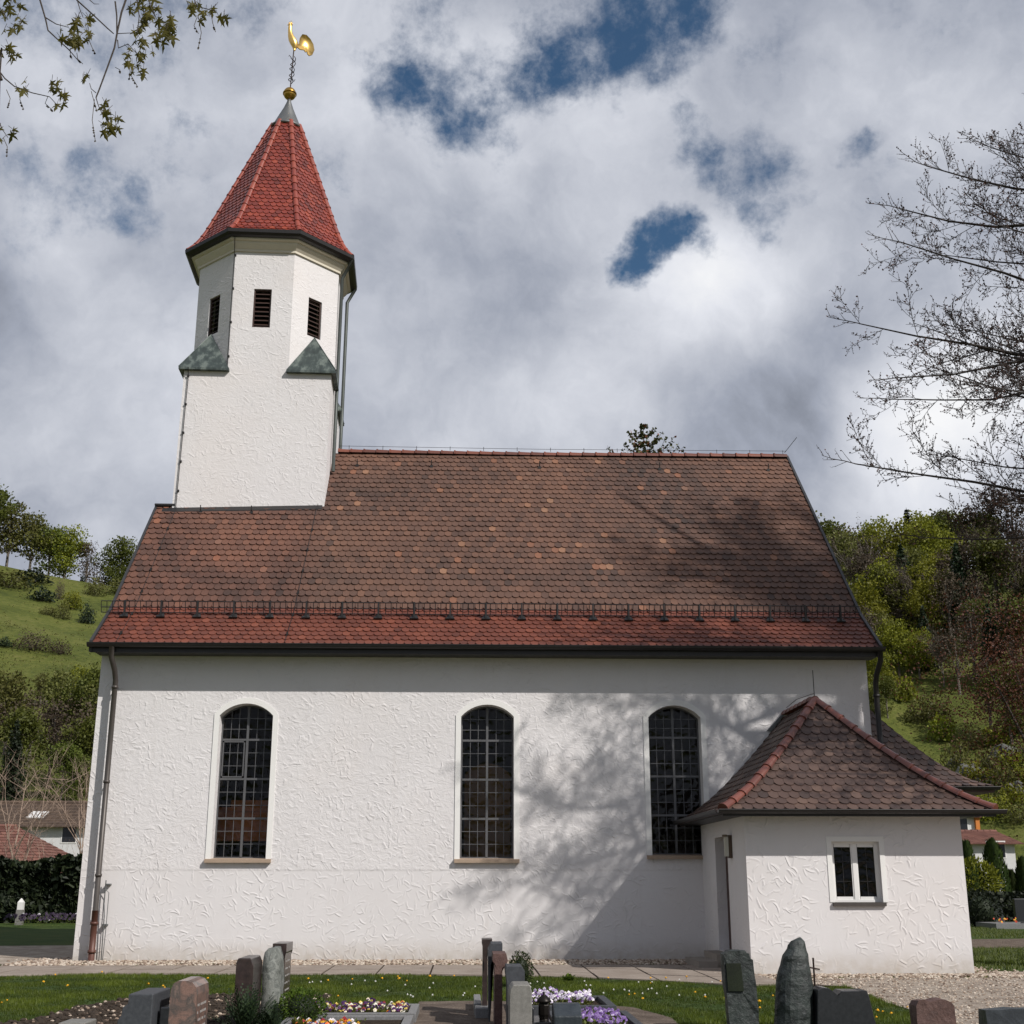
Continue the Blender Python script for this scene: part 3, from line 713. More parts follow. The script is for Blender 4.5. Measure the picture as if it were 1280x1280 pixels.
# snow guard
def gp(x, v, h): return roof_map(x, v, h)
mb = MB(); vg = kick_len - .19
for v_ in (0.05, .16, .29): mb.tube([gp(VX0 - .12, vg, .02) + Vector((0, -v_ * .35, v_)), gp(VX1 - .12, vg, .02) + Vector((0, -v_ * .35, v_))], .011, 4)
x = VX0 - .12
while x < VX1 - .1: mb.tube([gp(x, vg, .02) + Vector((0, -.017, .05)), gp(x, vg, .02) + Vector((0, -.10, .29))], .008, 4); x += .125
part(mb, 'snow_guard', M_DARK)
for i in range(21):
    x = VX0 + .42 + i * .811; mb = MB(); b0 = gp(x, vg - .10, .03)
    mb.box(x - .018, x + .018, b0.y - .06, b0.y + .0, b0.z, b0.z + .36)
    p0, p1 = gp(x, vg - .17, .035), gp(x, vg + .05, .03); n_ = Vector((0, -(BZ - EZ), BY - EY)).normalized() * .03
    mb.add([p0 + Vector((-.10, 0, 0)), p0 + Vector((.10, 0, 0)), p1 + Vector((.04, 0, 0)), p1 + Vector((-.04, 0, 0)), p0 + Vector((-.10, 0, 0)) + n_, p0 + Vector((.10, 0, 0)) + n_, p1 + Vector((.04, 0, 0)) + n_, p1 + Vector((-.04, 0, 0)) + n_],
           [(0, 1, 2, 3), (4, 5, 6, 7), (0, 1, 5, 4), (1, 2, 6, 5), (2, 3, 7, 6), (3, 0, 4, 7)])
    part(mb, 'guard_bracket', M_DARK)
# lightning conductors and roof hooks
mb = MB()
mb.tube([(-3.7, RY, RZ + .2), (2, RY, RZ + .17), (VX1 - .05, RY, RZ + .2)], .006, 4)
for i in range(14): x = -3.4 + i * .95; mb.tube([(x, RY, RZ + .1), (x, RY, RZ + .22)], .007, 4)
mb.tube([(VX1 - .1, RY, RZ + .15), (VX1 + .28, RY, RZ + .62)], .008, 4)
for xx in (-7.55, -3.95):
    mb.tube([gp(xx, v_, .05) for v_ in (0.0, kick_len, VT - (2.9 if xx < -5 else 3.0))], .006, 4)
    for k in range(6): q_ = gp(xx, .4 + k * .95, .05); mb.box(q_.x - .02, q_.x + .02, q_.y - .03, q_.y + .03, q_.z - .03, q_.z + .03)
part(mb, 'lightning_wire', M_DARK)
for x_, v_ in [(-6.9, VT - 3.4), (-5.6, VT - 3.4), (-3.1, VT - .75), (-1.05, VT - .75), (1.95, VT - .75), (5.3, VT - .75), (8.35, VT - .75)]:
    mb = MB(); p = gp(x_, v_, .02); mb.tube([p, p + Vector((0, -.06, .05)), p + Vector((0, -.09, .16))], .014, 5); mb.box(x_ - .04, x_ + .04, p.y - .05, p.y, p.z - .05, p.z + .02)
    part(mb, 'roof_hook', M_DARK)
# downpipes
def pipe(pts, r_, nm, m_, parent=church, collars=()):
    mb = MB(); mb.tube(pts, r_, 12)
    for z in collars:
        for a, b in zip(pts, pts[1:]):
            a, b = Vector(a), Vector(b)
            if min(a.z, b.z) <= z <= max(a.z, b.z) and a.z != b.z:
                p = a.lerp(b, (z - a.z) / (b.z - a.z)); mb.lathe([(r_ * 1.0, -.03), (r_ * 1.25, -.03), (r_ * 1.25, .03), (r_ * 1.0, .03)], p, 12); mb.box(p.x - .012, p.x + .012, p.y, p.y + .2, z - .012, z + .012); break
    return part(mb, nm, m_, parent, True)
pipe([(-7.62, EY - .10, EZ - .08), (-7.62, EY - .08, 6.2), (-7.60, -.36, 5.95), (-7.60, -.22, 5.75), (-7.60, -.22, 1.0)], .058, 'downpipe', M_PIPE, collars=(5.6, 3.6, 1.7))
pipe([(-7.60, -.22, 1.0), (-7.60, -.22, .02)], .068, 'standpipe', M_PIPER, collars=(.75, .2))
mb = MB(); mb.tube([(-7.46, -.12, 1.6), (-7.46, -.12, 1.15), (-7.43, -.14, .9), (-7.42, -.12, 0)], .012, 5); mb.tube([(-7.50, -.10, 1.45), (-7.38, -.12, 1.35), (-7.38, -.12, .6), (-7.40, -.1, 0)], .008, 5)
for z in (.7, 1.5): mb.box(-7.47, -7.37, -.14, -.0, z, z + .03)
part(mb, 'earthing_rod', M_ZINC)
pipe([(9.02, EY - .10, EZ - .08), (9.02, EY - .08, 6.2), (9.02, -.3, 5.95), (9.02, -.18, 5.75), (9.02, -.18, 3.2)], .06, 'downpipe', M_DARK, collars=(5.5,))

# ---- tower
TC = Vector((-5.76, 5.90, 0)); TW = 3.90; ROT = R(2.2)
def tw(a, b, z):                             # tower local -> world
    l = max(0, z - 18.7) * .030 - max(0, 14.7 - z) * .010
    return Vector((TC.x + a * math.cos(ROT) - b * math.sin(ROT) + l, TC.y + a * math.sin(ROT) + b * math.cos(ROT), z))
hw_ = TW / 2; T8 = math.tan(R(22.5)); ZH, ZT = 14.70, 18.55
mb = MB()
wins = []
for k in range(8):
    ang = -90 + 45 * k; n = Vector((math.cos(R(ang)), math.sin(R(ang)))); s_ = Vector((-n.y, n.x)); s8 = hw_ * T8
    zb = 10.0 if k % 2 == 0 else ZH
    def mp(a, b, d, n=n, s_=s_): return tw(n.x * (hw_ - d) + s_.x * a, n.y * (hw_ - d) + s_.y * a, b)
    wz0, wz1 = (15.98, 17.12)
    hole = [(-.24, wz0), (.24, wz0), (.24, wz1), (-.24, wz1)]
    if k % 2 == 0:
        outer = [(-hw_, zb), (hw_, zb), (hw_, ZH), (s8, ZH), (s8, ZT), (-s8, ZT), (-s8, ZH), (-hw_, ZH)]
    else: outer = [(-s8, zb - .3), (s8, zb - .3), (s8, ZT), (-s8, ZT)]
    wall_poly(mb, mp, outer, [hole], .22, False)
    wins.append((mp, wz0, wz1))
c4 = [tw(sx * hw_, sy * hw_, ZH) for sx, sy in ((-1, -1), (1, -1), (1, 1), (-1, 1))]; mb.add(c4, [(0, 1, 2, 3)])
tower = part(mb, 'tower', M_PLT)
for mp, wz0, wz1 in wins:
    mb = MB()
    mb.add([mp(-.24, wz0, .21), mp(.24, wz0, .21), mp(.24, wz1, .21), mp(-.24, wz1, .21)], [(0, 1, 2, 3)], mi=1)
    for a0, a1, b0, b1 in ((-.24, -.20, wz0, wz1), (.20, .24, wz0, wz1), (-.2, .2, wz0, wz0 + .04), (-.2, .2, wz1 - .04, wz1)):
        q_ = [mp(a0, b0, .04), mp(a1, b0, .04), mp(a1, b1, .04), mp(a0, b1, .04)]; r2 = [mp(a0, b0, .12), mp(a1, b0, .12), mp(a1, b1, .12), mp(a0, b1, .12)]
        mb.add(q_ + r2, [(0, 1, 2, 3), (0, 4, 5, 1), (1, 5, 6, 2), (2, 6, 7, 3), (3, 7, 4, 0)])
    for i in range(8):
        z = wz0 + .08 + i * .13; mb.add([mp(-.2, z, .05), mp(.2, z, .05), mp(.2, z + .08, .15), mp(-.2, z + .08, .15), mp(-.2, z + .015, .05), mp(.2, z + .015, .05), mp(.2, z + .095, .15), mp(-.2, z + .095, .15)],
               [(0, 1, 2, 3), (4, 5, 6, 7), (0, 1, 5, 4)])
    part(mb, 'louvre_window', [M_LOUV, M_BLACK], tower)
for sx, sy in ((-1, -1), (1, -1), (1, 1), (-1, 1)):
    mb = MB(); o = .13; s8 = hw_ * T8; ZB = ZH + .02
    A = tw(sx * (s8 - .05), sy * (hw_ + o), ZB); Cc = tw(sx * (hw_ + o), sy * (hw_ + o), ZB); B = tw(sx * (hw_ + o), sy * (s8 - .05), ZB)
    m_ = (hw_ + s8) / 2 + .0; Ei = tw(sx * (m_ + .02), sy * (m_ + .02), 15.97); A0 = tw(sx * (s8 - .05), sy * (hw_ - .1), ZB); B0 = tw(sx * (hw_ - .1), sy * (s8 - .05), ZB)
    dz = Vector((0, 0, -.06)); V = [A, Cc, B, Ei, A0, B0, A + dz, Cc + dz, B + dz, A0 + dz, B0 + dz]
    mb.add(V, [(0, 1, 3), (1, 2, 3), (0, 3, 4), (2, 5, 3), (0, 6, 7, 1), (1, 7, 8, 2), (6, 9, 10, 8, 7), (3, 5, 4), (0, 4, 9, 6), (2, 8, 10, 5)])
    mb.tube([Cc + Vector((0, 0, .01)), Ei], .015, 5)
    part(mb, 'corner_hood', M_COPPER, tower)
def oct_ring(mb, prof, mi=0):
    vs = []
    for a, z in prof:
        r_ = a / math.cos(R(22.5))
        for k in range(8):
            an = R(22.5 + 45 * k); vs.append(tw(r_ * math.cos(an), r_ * math.sin(an), z))
    n = len(prof); mb.add(vs, [(i * 8 + k, i * 8 + (k + 1) % 8, (i + 1) * 8 + (k + 1) % 8, (i + 1) * 8 + k) for i in range(n - 1) for k in range(8)], .5, mi)
mb = MB(); oct_ring(mb, [(hw_ + .002, 18.22), (hw_ + .05, 18.22), (hw_ + .05, 18.28), (hw_ + .10, 18.34), (hw_ + .16, 18.42), (hw_ + .16, 18.47), (hw_ + .24, 18.50), (hw_ + .24, 18.56), (hw_, 18.56)])
part(mb, 'cornice', M_CREAM, tower)
mb = MB(); oct_ring(mb, [(hw_ + .245, 18.54), (hw_ + .27, 18.54), (hw_ + .36, 18.56), (hw_ + .42, 18.62), (hw_ + .43, 18.72), (hw_ + .41, 18.72), (hw_ + .38, 18.64), (hw_ + .25, 18.60)])
part(mb, 'tower_gutter', M_DARK, tower)
SP = [(2.31, 18.70), (2.12, 18.92), (1.95, 19.22), (1.81, 19.56), (1.64, 20.02), (.40, 23.42)]
sl = [0]
for (a, z), (a2, z2) in zip(SP, SP[1:]): sl.append(sl[-1] + math.hypot(a2 - a, z2 - z))
def sp_at(v):
    v = max(0, min(sl[-1], v))
    for i in range(len(SP) - 1):
        if v <= sl[i + 1] or i == len(SP) - 2:
            f = (v - sl[i]) / (sl[i + 1] - sl[i]); d = Vector((SP[i + 1][0] - SP[i][0], SP[i + 1][1] - SP[i][1])).normalized()
            return SP[i][0] + (SP[i + 1][0] - SP[i][0]) * f, SP[i][1] + (SP[i + 1][1] - SP[i][1]) * f, Vector((d.y, -d.x))
mb = MB(); oct_ring(mb, [(a - .03, z - .02) for a, z in SP] + [(.02, 24.3)]); spire = part(mb, 'spire', M_TSP, tower)
mbt = MB()
for k in range(8):
    ang = -90 + 45 * k; n = Vector((math.cos(R(ang)), math.sin(R(ang)))); s_ = Vector((-n.y, n.x))
    def mp(x, v, h):
        a, z, nn = sp_at(v); a += nn.x * h * (1 if nn.x > 0 else -1); z += abs(nn.y) * h
        return tw(n.x * a + s_.x * x, n.y * a + s_.y * x, z)
    tiles(mbt, mp, lambda v: (-sp_at(v)[0] * T8, sp_at(v)[0] * T8), sl[-1] - .02, .17, .155, .024, lambda r, k: max(0, min(1, random.gauss(.5, .22))), .03, .003)
    a8 = R(ang + 22.5); path = []
    for a, z in SP: r_ = a / math.cos(R(22.5)) + .0; path.append(tw(r_ * math.cos(a8), r_ * math.sin(a8), z + .01))
    mbh = MB(); half_tiles(mbh, path, .085, .33, Vector((math.cos(a8 + ROT), math.sin(a8 + ROT), .35)).normalized(), lambda: uni(.5, 1)); o = mbh.build('spire_hip_tiles', M_TSP); o.parent = tower
# merge into the tower branch as parts
o = mbt.build('spire_tile_field', M_TSP); o.parent = tower
def tpart(mb, name, m_, smooth=False): o = mb.build(name, m_, None, smooth); o.parent = tower; return o
bpy.data.objects.remove(spire); mb = MB(); oct_ring(mb, [(a - .03, z - .02) for a, z in SP] + [(.02, 24.3)]); tpart(mb, 'spire', M_TSP)
mb = MB(); cc = tw(0, 0, 23.4); mb.lathe([(.50, -.08), (.50, -.02), (.42, .05), (.27, .40), (.15, .68), (.065, .92), (.05, 1.05)], (cc.x, cc.y, 23.4), 24, lean=.03); tpart(mb, 'spire_cap', M_ZINC, True)
cb = tw(0, 0, 24.60); RB = .19
mb = MB(); mb.lathe([(.03, -.24), (.045, -.19)] + [(RB * math.sin(math.pi * i / 16), -RB * math.cos(math.pi * i / 16)) for i in range(2, 9)] + [(RB + .018, -.012), (RB + .018, .03)] + [(RB * math.sin(math.pi * i / 16), -RB * math.cos(math.pi * i / 16) + .02) for i in range(9, 16)] + [(.03, RB + .03)], cb, 28); tpart(mb, 'gilded_ball', M_BGOLD, True)
mb = MB(); c0 = tw(0, 0, 24.75); c1 = tw(0, 0, 26.15); mb.tube([c0, c1], .018, 6)
def curl(side, z0, z1, amp, y):
    p = []
    for i in range(13):
        f = i / 12; p.append((c0.x + side * amp * math.sin(math.pi * f) + .03 * f, c0.y + y, z0 + (z1 - z0) * f))
    mb.tube(p, .012, 5)
for i in range(9):   # twisted wrought iron scroll
    pass
pp = [(c0.x + .07 * math.sin(i * .9) + .003 * i, c0.y + .04 * math.cos(i * .9), 24.98 + i * .055) for i in range(18)]; mb.tube(pp, .013, 5)
pp = [(c0.x - .08 * math.sin(i * .9) + .003 * i, c0.y - .04 * math.cos(i * .9), 25.02 + i * .055) for i in range(17)]; mb.tube(pp, .013, 5)
pp = [(c0.x - .02, c0.y, 25.9), (c0.x - .09, c0.y, 25.98), (c0.x - .12, c0.y, 25.90), (c0.x - .09, c0.y, 25.84)]; mb.tube(pp, .012, 5)
pp = [(c0.x + .02, c0.y, 25.12), (c0.x + .10, c0.y, 25.05), (c0.x + .13, c0.y, 25.12)]; mb.tube(pp, .012, 5)
tpart(mb, 'wrought_iron_finial', M_IRON)
# weathercock: hollow gilded body, extruded outline with thickness and rounded body
rc = tw(0, 0, 26.15); rx, ry, rz = rc.x, rc.y, rc.z
mb = MB()
body = [(.02, .0, .03), (.02, .06, .05), (.03, .14, .09), (.0, .26, .12), (-.07, .40, .115), (-.12, .54, .085), (-.15, .70, .06), (-.155, .82, .06), (-.15, .90, .055), (-.16, .96, .02)]
mb.tube([(rx + a, ry, rz + b) for a, b, c in body], [c for a, b, c in body], 12)
mb.tube([(rx - .17, ry, rz + .90), (rx - .25, ry, rz + .93)], [.03, .004], 6)
for a, b in ((-.17, 1.0), (-.13, 1.03), (-.10, .98), (-.20, .97)): mb.tube([(rx + a * .9 - .01, ry, rz + .92), (rx + a, ry, rz + b + .05)], [.025, .006], 6)
mb.tube([(rx - .18, ry, rz + .87), (rx - .17, ry, rz + .80)], [.02, .01], 6)
# tail: fan of plumes
tail = [(.05, .18), (.14, .30), (.16, .52), (.22, .66), (.34, .68), (.46, .58), (.56, .42), (.60, .22), (.55, .04), (.46, -.03), (.40, .02), (.42, .12), (.34, .06), (.30, .12), (.18, .10)]
tw_a = R(27)
def tp(a, b, o_): return (rx + a * math.cos(tw_a) * 1.1 + o_ * math.sin(tw_a), ry + a * math.sin(tw_a) - o_ * math.cos(tw_a), rz + b)
n = len(tail); vs = [tp(a, b, .02) for a, b in tail] + [tp(a, b, -.02) for a, b in tail] + [tp(.34, .33, .035), tp(.34, .33, -.035)]
mb.add(vs, [(i, (i + 1) % n, n + (i + 1) % n, n + i) for i in range(n)] + [(i, (i + 1) % n, 2 * n) for i in range(n)] + [(n + (i + 1) % n, n + i, 2 * n + 1) for i in range(n)])
tpart(mb, 'weathercock', M_GOLD, True)
# tower pipes and wires
q0 = tw(hw_ * T8 + .55, -hw_ + .38 - .42, 18.5)
mb = MB(); e = tw(hw_ + .02, -hw_ * T8, 18.4)
mb.tube([tw(hw_ + .40, -hw_ * T8 - .16, 18.6), tw(hw_ + .10, -hw_ * T8 + .02, 18.1), tw(hw_ + .08, -hw_ * T8 + .02, 14.8), tw(hw_ + .09, -hw_ * T8 + .02, 12.3)], .05, 10); tpart(mb, 'tower_downpipe', M_TPIPE, True)
mb = MB(); mb.tube([tw(hw_ + .38, hw_ * T8 + .1, 18.6), tw(hw_ + .16, hw_ * T8, 18.1), tw(hw_ + .14, hw_ * T8, 14.8), tw(hw_ + .14, hw_ * T8, 13.0)], .05, 10); tpart(mb, 'tower_downpipe', M_TPIPE, True)
mb = MB(); mb.tube([tw(-hw_ * T8, -hw_ - .32, 18.6), tw(-hw_ * T8 - .02, -hw_ - .05, 18.1), tw(-hw_ * T8 - .02, -hw_ - .04, 14.8)], .011, 5)
mb.tube([tw(-hw_ + .13, -hw_ - .17, 14.7), tw(-hw_ + .13, -hw_ - .04, 14.5), tw(-hw_ + .10, -hw_ - .04, 10.8)], .011, 5)
for z in [11.3 + .8 * i for i in range(5)]: q_ = tw(-hw_ + .12, -hw_ - .03, z); mb.box(q_.x - .02, q_.x + .03, q_.y - .03, q_.y + .03, z - .02, z + .02)
for z in [15.1 + 1.0 * i for i in range(4)]: q_ = tw(-hw_ * T8, -hw_ - .03, z); mb.box(q_.x - .02, q_.x + .03, q_.y - .03, q_.y + .03, z - .02, z + .02)
tpart(mb, 'tower_lightning_wire', M_DARK)
mb = MB()   # flashing apron where tower meets roof
ff = [tw(-hw_ - .12, -hw_ - .13, 0), tw(hw_ + .06, -hw_ - .13, 0), tw(hw_ + .06, -hw_ + .0, 0), tw(-hw_ - .12, -hw_ + .0, 0)]
def rz_(y): return BZ + (RZ - BZ) * (y - BY) / (RY - BY)
mb.add([(p.x, p.y, rz_(p.y) + .05) for p in ff] + [(p.x, p.y, rz_(p.y) - .1) for p in ff], [(0, 1, 2, 3), (0, 4, 5, 1), (1, 5, 6, 2), (2, 6, 7, 3), (3, 7, 4, 0)])
mb.box(-8.06, -7.60, 3.92, 2 * RY - 3.92, 10.60, 10.90)
mb.box(-8.12, -7.60, 3.86, 2 * RY - 3.86, 10.90, 10.95)
tpart(mb, 'lead_flashing', M_DARK)

# ---- annex
AX0, AX1, AY, AZ = 5.04, 9.0, -4.38, 2.72
mb = MB()
wx0, wx1, wz0, wz1 = 6.60, 7.47, 1.22, 2.27
wall_poly(mb, lambda a, b, d: (a, AY + d, b), [(AX0, -.05), (AX1, -.05), (AX1, AZ), (AX0, AZ)], [[(wx0, wz0), (wx1, wz0), (wx1, wz1), (wx0, wz1)]], .3)
dy0, dy1, dz0, dz1 = -2.72, -1.50, .27, 2.42
wall_poly(mb, lambda a, b, d: (AX0 + d, -a, b), [(-.0, -.05), (-AY - .3, -.05), (-AY - .3, AZ), (.0, AZ)], [[(-dy1, dz0), (-dy0, dz0), (-dy0, dz1), (-dy1, dz1)]], .3)
mb.box(AX1 - .3, AX1, AY + .3, 0, -.05, AZ)
annex = part(mb, 'annex', M_PLA)
def apart(mb, name, m_, parent=None, smooth=False): o = mb.build(name, m_, None, smooth); o.parent = parent or annex; return o
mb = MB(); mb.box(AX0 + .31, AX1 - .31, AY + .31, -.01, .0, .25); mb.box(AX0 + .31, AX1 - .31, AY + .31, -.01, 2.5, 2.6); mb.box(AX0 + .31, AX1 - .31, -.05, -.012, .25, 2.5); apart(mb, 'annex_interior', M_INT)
mb = MB(); fy = AY + .10
wm = (wx0 + wx1) / 2
for a, b, c_, d_ in ((wx0, wx0 + .045, wz0, wz1), (wx1 - .045, wx1, wz0, wz1), (wx0 + .045, wx1 - .045, wz0, wz0 + .045), (wx0 + .045, wx1 - .045, wz1 - .045, wz1), (wm - .038, wm + .038, wz0 + .045, wz1 - .045)): mb.box(a, b, fy, fy + .06, c_, d_)
for a, b in ((wx0 + .045, wm - .038), (wm + .038, wx1 - .045)):
    for q_ in ((a, a + .022, wz0 + .045, wz1 - .045), (b - .022, b, wz0 + .045, wz1 - .045), (a + .03, b - .03, wz0 + .045, wz0 + .095), (a + .03, b - .03, wz1 - .095, wz1 - .045)): mb.box(q_[0], q_[1], fy + .012, fy + .055, q_[2], q_[3])
    m2 = (a + b) / 2
AW = apart(mb, 'annex_window', M_WFRAME)
mb = MB(); mb.box(wx0 + .06, wm - .055, fy + .03, fy + .036, wz0 + .08, wz1 - .08); mb.box(wm + .055, wx1 - .06, fy + .03, fy + .036, wz0 + .08, wz1 - .08)
apart(mb, 'pane', mat('annex_glass', lambda q: glass(q, .25)))
mb = MB()
for a, b in ((wx0 + .09, wm - .085), (wm + .085, wx1 - .09)):
    m2 = (a + b) / 2; mb.box(m2 - .004, m2 + .004, fy + .022, fy + .03, wz0 + .09, wz1 - .09)
    for z in (1.58, 1.92): mb.box(a, b, fy + .022, fy + .03, z - .004, z + .004)
apart(mb, 'glazing_bars', M_DARK)
mb = MB(); mb.box(wx0 - .04, wx1 + .04, AY - .06, AY + .1, wz0 - .065, wz0 - .0); apart(mb, 'annex_sill', M_PIPE)
# the annex surround, a smooth band
mb = MB()
for a, b, c_, d_ in ((wx0 - .09, wx0, wz0, wz1 + .09), (wx1, wx1 + .09, wz0, wz1 + .09), (wx0, wx1, wz1, wz1 + .09)): mb.box(a, b, AY - .012, AY + .0, c_, d_)
apart(mb, 'annex_window_surround', M_SMOOTH)
mb = MB(); mb.box(AX0 + .20, AX0 + .26, dy0, dy1, dz0, dz1)
for z in (.5, 1.2, 1.85): mb.box(AX0 + .185, AX0 + .20, dy0 + .12, dy1 - .12, z, z + .45)
DR = apart(mb, 'door', M_DOOR)
mb = MB(); mb.tube([(AX0 + .20, dy0 + .12, 1.35), (AX0 + .13, dy0 + .12, 1.35), (AX0 + .13, dy0 + .26, 1.35)], .012, 6); apart(mb, 'door_handle', M_DARK)
mb = MB(); mb.box(AX0 - .30, AX0 + .2, dy0 - .05, dy1 + .05, .0, dz0 - .005); apart(mb, 'upper_step', M_CONC)
mb = MB(); mb.box(AX0 - .66, AX0 - .30, dy0 - .15, dy1 + .15, .0, .14); apart(mb, 'lower_step', M_CONC)
lamp = mb = MB(); ly = -3.12
mb.box(AX0 - .07, AX0, ly - .09, ly + .09, 2.0, 2.42, 0)
mb.prism([(AX0 - .07 - .07 * math.sin(math.pi * i / 8), ly - .085 + .17 * i / 8, 2.03) for i in range(9)], (0, 0, .36), 1)
mb.prism([(AX0 - .09 - .08 * math.sin(math.pi * i / 8), ly - .10 + .20 * i / 8, 2.39) for i in range(9)], (0, 0, .04), 0)
M_LAMPG = simple('bronze_lamp_housing', (.10, .07, .05), .4, .5); M_LAMPW = simple('opal_lamp_glass', (.45, .43, .38), .2, var=.05)
apart(mb, 'wall_lamp', [M_LAMPG, M_LAMPW])
# roof
EX0, EX1, EYA, EZA = 4.56, 9.48, -4.87, 2.80
hwA = (EX1 - EX0) / 2; RYA = EYA + hwA
PA = [(0, 0), (.35, .20), (.75, .50), (1.15, .87), (1.6, 1.32), (hwA, 2.28)]
def flat_prof(P0):
    l = [0]
    for (a, b), (c_, d_) in zip(P0, P0[1:]): l.append(l[-1] + math.hypot(c_ - a, d_ - b))
    def f(v):
        v = max(0, min(l[-1], v))
        for i in range(len(P0) - 1):
            if v <= l[i + 1] or i == len(P0) - 2:
                g_ = (v - l[i]) / (l[i + 1] - l[i]); d = Vector((P0[i + 1][0] - P0[i][0], P0[i + 1][1] - P0[i][1])).normalized()
                return P0[i][0] + (P0[i + 1][0] - P0[i][0]) * g_, P0[i][1] + (P0[i + 1][1] - P0[i][1]) * g_, d
    return f, l[-1]
fa, la = flat_prof(PA)
def hip_roof(parent, name, EX0, EX1, EYf, EYb, EZ0, fprof, lv, prof, mt, hipm, left=True, right=True, front=True, tw_=.19, ex=.215):
    deck = MB()
    for i in range(len(prof) - 1):
        (d0, h0), (d1, h1) = prof[i], prof[i + 1]; h0 -= .02; h1 -= .02
        deck.add([(EX0 + d0, EYf + d0, EZ0 + h0), (EX1 - d0, EYf + d0, EZ0 + h0), (EX1 - d1, EYf + d1, EZ0 + h1), (EX0 + d1, EYf + d1, EZ0 + h1)], [(0, 1, 2, 3)])
        deck.add([(EX0 + d0, EYb, EZ0 + h0), (EX0 + d0, EYf + d0, EZ0 + h0), (EX0 + d1, EYf + d1, EZ0 + h1), (EX0 + d1, EYb, EZ0 + h1)], [(0, 1, 2, 3)])
        deck.add([(EX1 - d0, EYf + d0, EZ0 + h0), (EX1 - d0, EYb, EZ0 + h0), (EX1 - d1, EYb, EZ0 + h1), (EX1 - d1, EYf + d1, EZ0 + h1)], [(0, 1, 2, 3)])
    deck.add([(EX0, EYf, EZ0 - .05), (EX1, EYf, EZ0 - .05), (EX1, EYb, EZ0 - .05), (EX0, EYb, EZ0 - .05)], [(3, 2, 1, 0)])
    deck.box(EX0, EX1, EYf - .012, EYf + .012, EZ0 - .06, EZ0 - .0); deck.box(EX0 - .012, EX0 + .012, EYf + .013, EYb, EZ0 - .06, EZ0); deck.box(EX1 - .012, EX1 + .012, EYf + .013, EYb, EZ0 - .06, EZ0)
    r_ = deck.build(name, mt); r_.parent = parent
    m1 = MB(); cx = (EX0 + EX1) / 2; tn = lambda r, k: max(0, min(1, random.gauss(.45, .22)))
    def mf(x, v, h): d, z, t_ = fprof(v); return Vector((x + cx, EYf + d - t_.y * h, EZ0 + z + t_.x * h))
    def ml(x, v, h): d, z, t_ = fprof(v); return Vector((EX0 + d - t_.y * h, -x, EZ0 + z + t_.x * h))
    def mr(x, v, h): d, z, t_ = fprof(v); return Vector((EX1 - d + t_.y * h, x, EZ0 + z + t_.x * h))
    tiles(m1, mf, lambda v: (EX0 + fprof(v)[0] - cx, EX1 - fprof(v)[0] - cx), lv - .02, tw_, ex, .02, tn, .03, .004)
    if left: tiles(m1, ml, lambda v: (-EYb, -(EYf + fprof(v)[0])), lv - .02, tw_, ex, .02, tn, .03, .004)
    if right: tiles(m1, mr, lambda v: (EYf + fprof(v)[0], EYb), lv - .02, tw_, ex, .02, tn, .03, .004)
    o = m1.build('tile_field', mt); o.parent = parent
    m2 = MB()
    fine = [(fprof(lv * i / 12)) for i in range(13)]
    half_tiles(m2, [(EX0 + a, EYf + a, EZ0 + b + .03) for a, b, _ in fine], .095, .36, Vector((-.3, -.3, 1)).normalized())
    half_tiles(m2, [(EX1 - a, EYf + a, EZ0 + b + .03) for a, b, _ in fine], .095, .36, Vector((.3, -.3, 1)).normalized())
    if EYb > EYf + prof[-1][0] + .1: half_tiles(m2, [(cx, EYb, EZ0 + prof[-1][1] + .03), (cx, EYf + prof[-1][0] - .05, EZ0 + prof[-1][1] + .03)], .095, .36)
    o = m2.build('hip_tiles', hipm); o.parent = parent
    return r_
hip_roof(annex, 'annex_roof', EX0, EX1, EYA, -.02, EZA, fa, la, PA, M_TANX, M_HIP)
mb = MB(); gutter(mb, (EX0 - .1, EYA - .07, EZA + .0), (EX1 + .15, EYA - .07, EZA + .0), .07)
gutter(mb, (EX0 - .07, -.03, EZA), (EX0 - .07, EYA, EZA), .07, Vector((-1, 0, 0))); gutter(mb, (EX1 + .07, -.03, EZA), (EX1 + .07, EYA, EZA), .07, Vector((1, 0, 0)))
mb.box(EX0 + .02, EX1 - .02, EYA + .02, -.01, AZ - .0, AZ + .03)
mb.box(EX0 + .0, EX1, EYA + .013, EYA + .04, AZ - .03, EZA - .06)
apart(mb, 'annex_gutter', M_DARK)
mb = MB(); zr = EZA + 2.28; mb.tube([(7.02, RYA, zr + .1), (7.02, RYA, zr + .62)], .009, 5); mb.tube([(7.02, RYA, zr + .15), (7.02, -1, zr + .22), (7.02, -.1, zr + .16)], .007, 5); apart(mb, 'lightning_rod', M_DARK)
mb = MB()
mb.prism([(6.98 - .32, -.06, zr - .35), (6.98, -.06, zr + .02), (6.9, -.06, zr - .0), (6.98 - .40, -.06, zr - .33)], (0, .05, 0)); apart(mb, 'wall_flashing', M_ZINC)
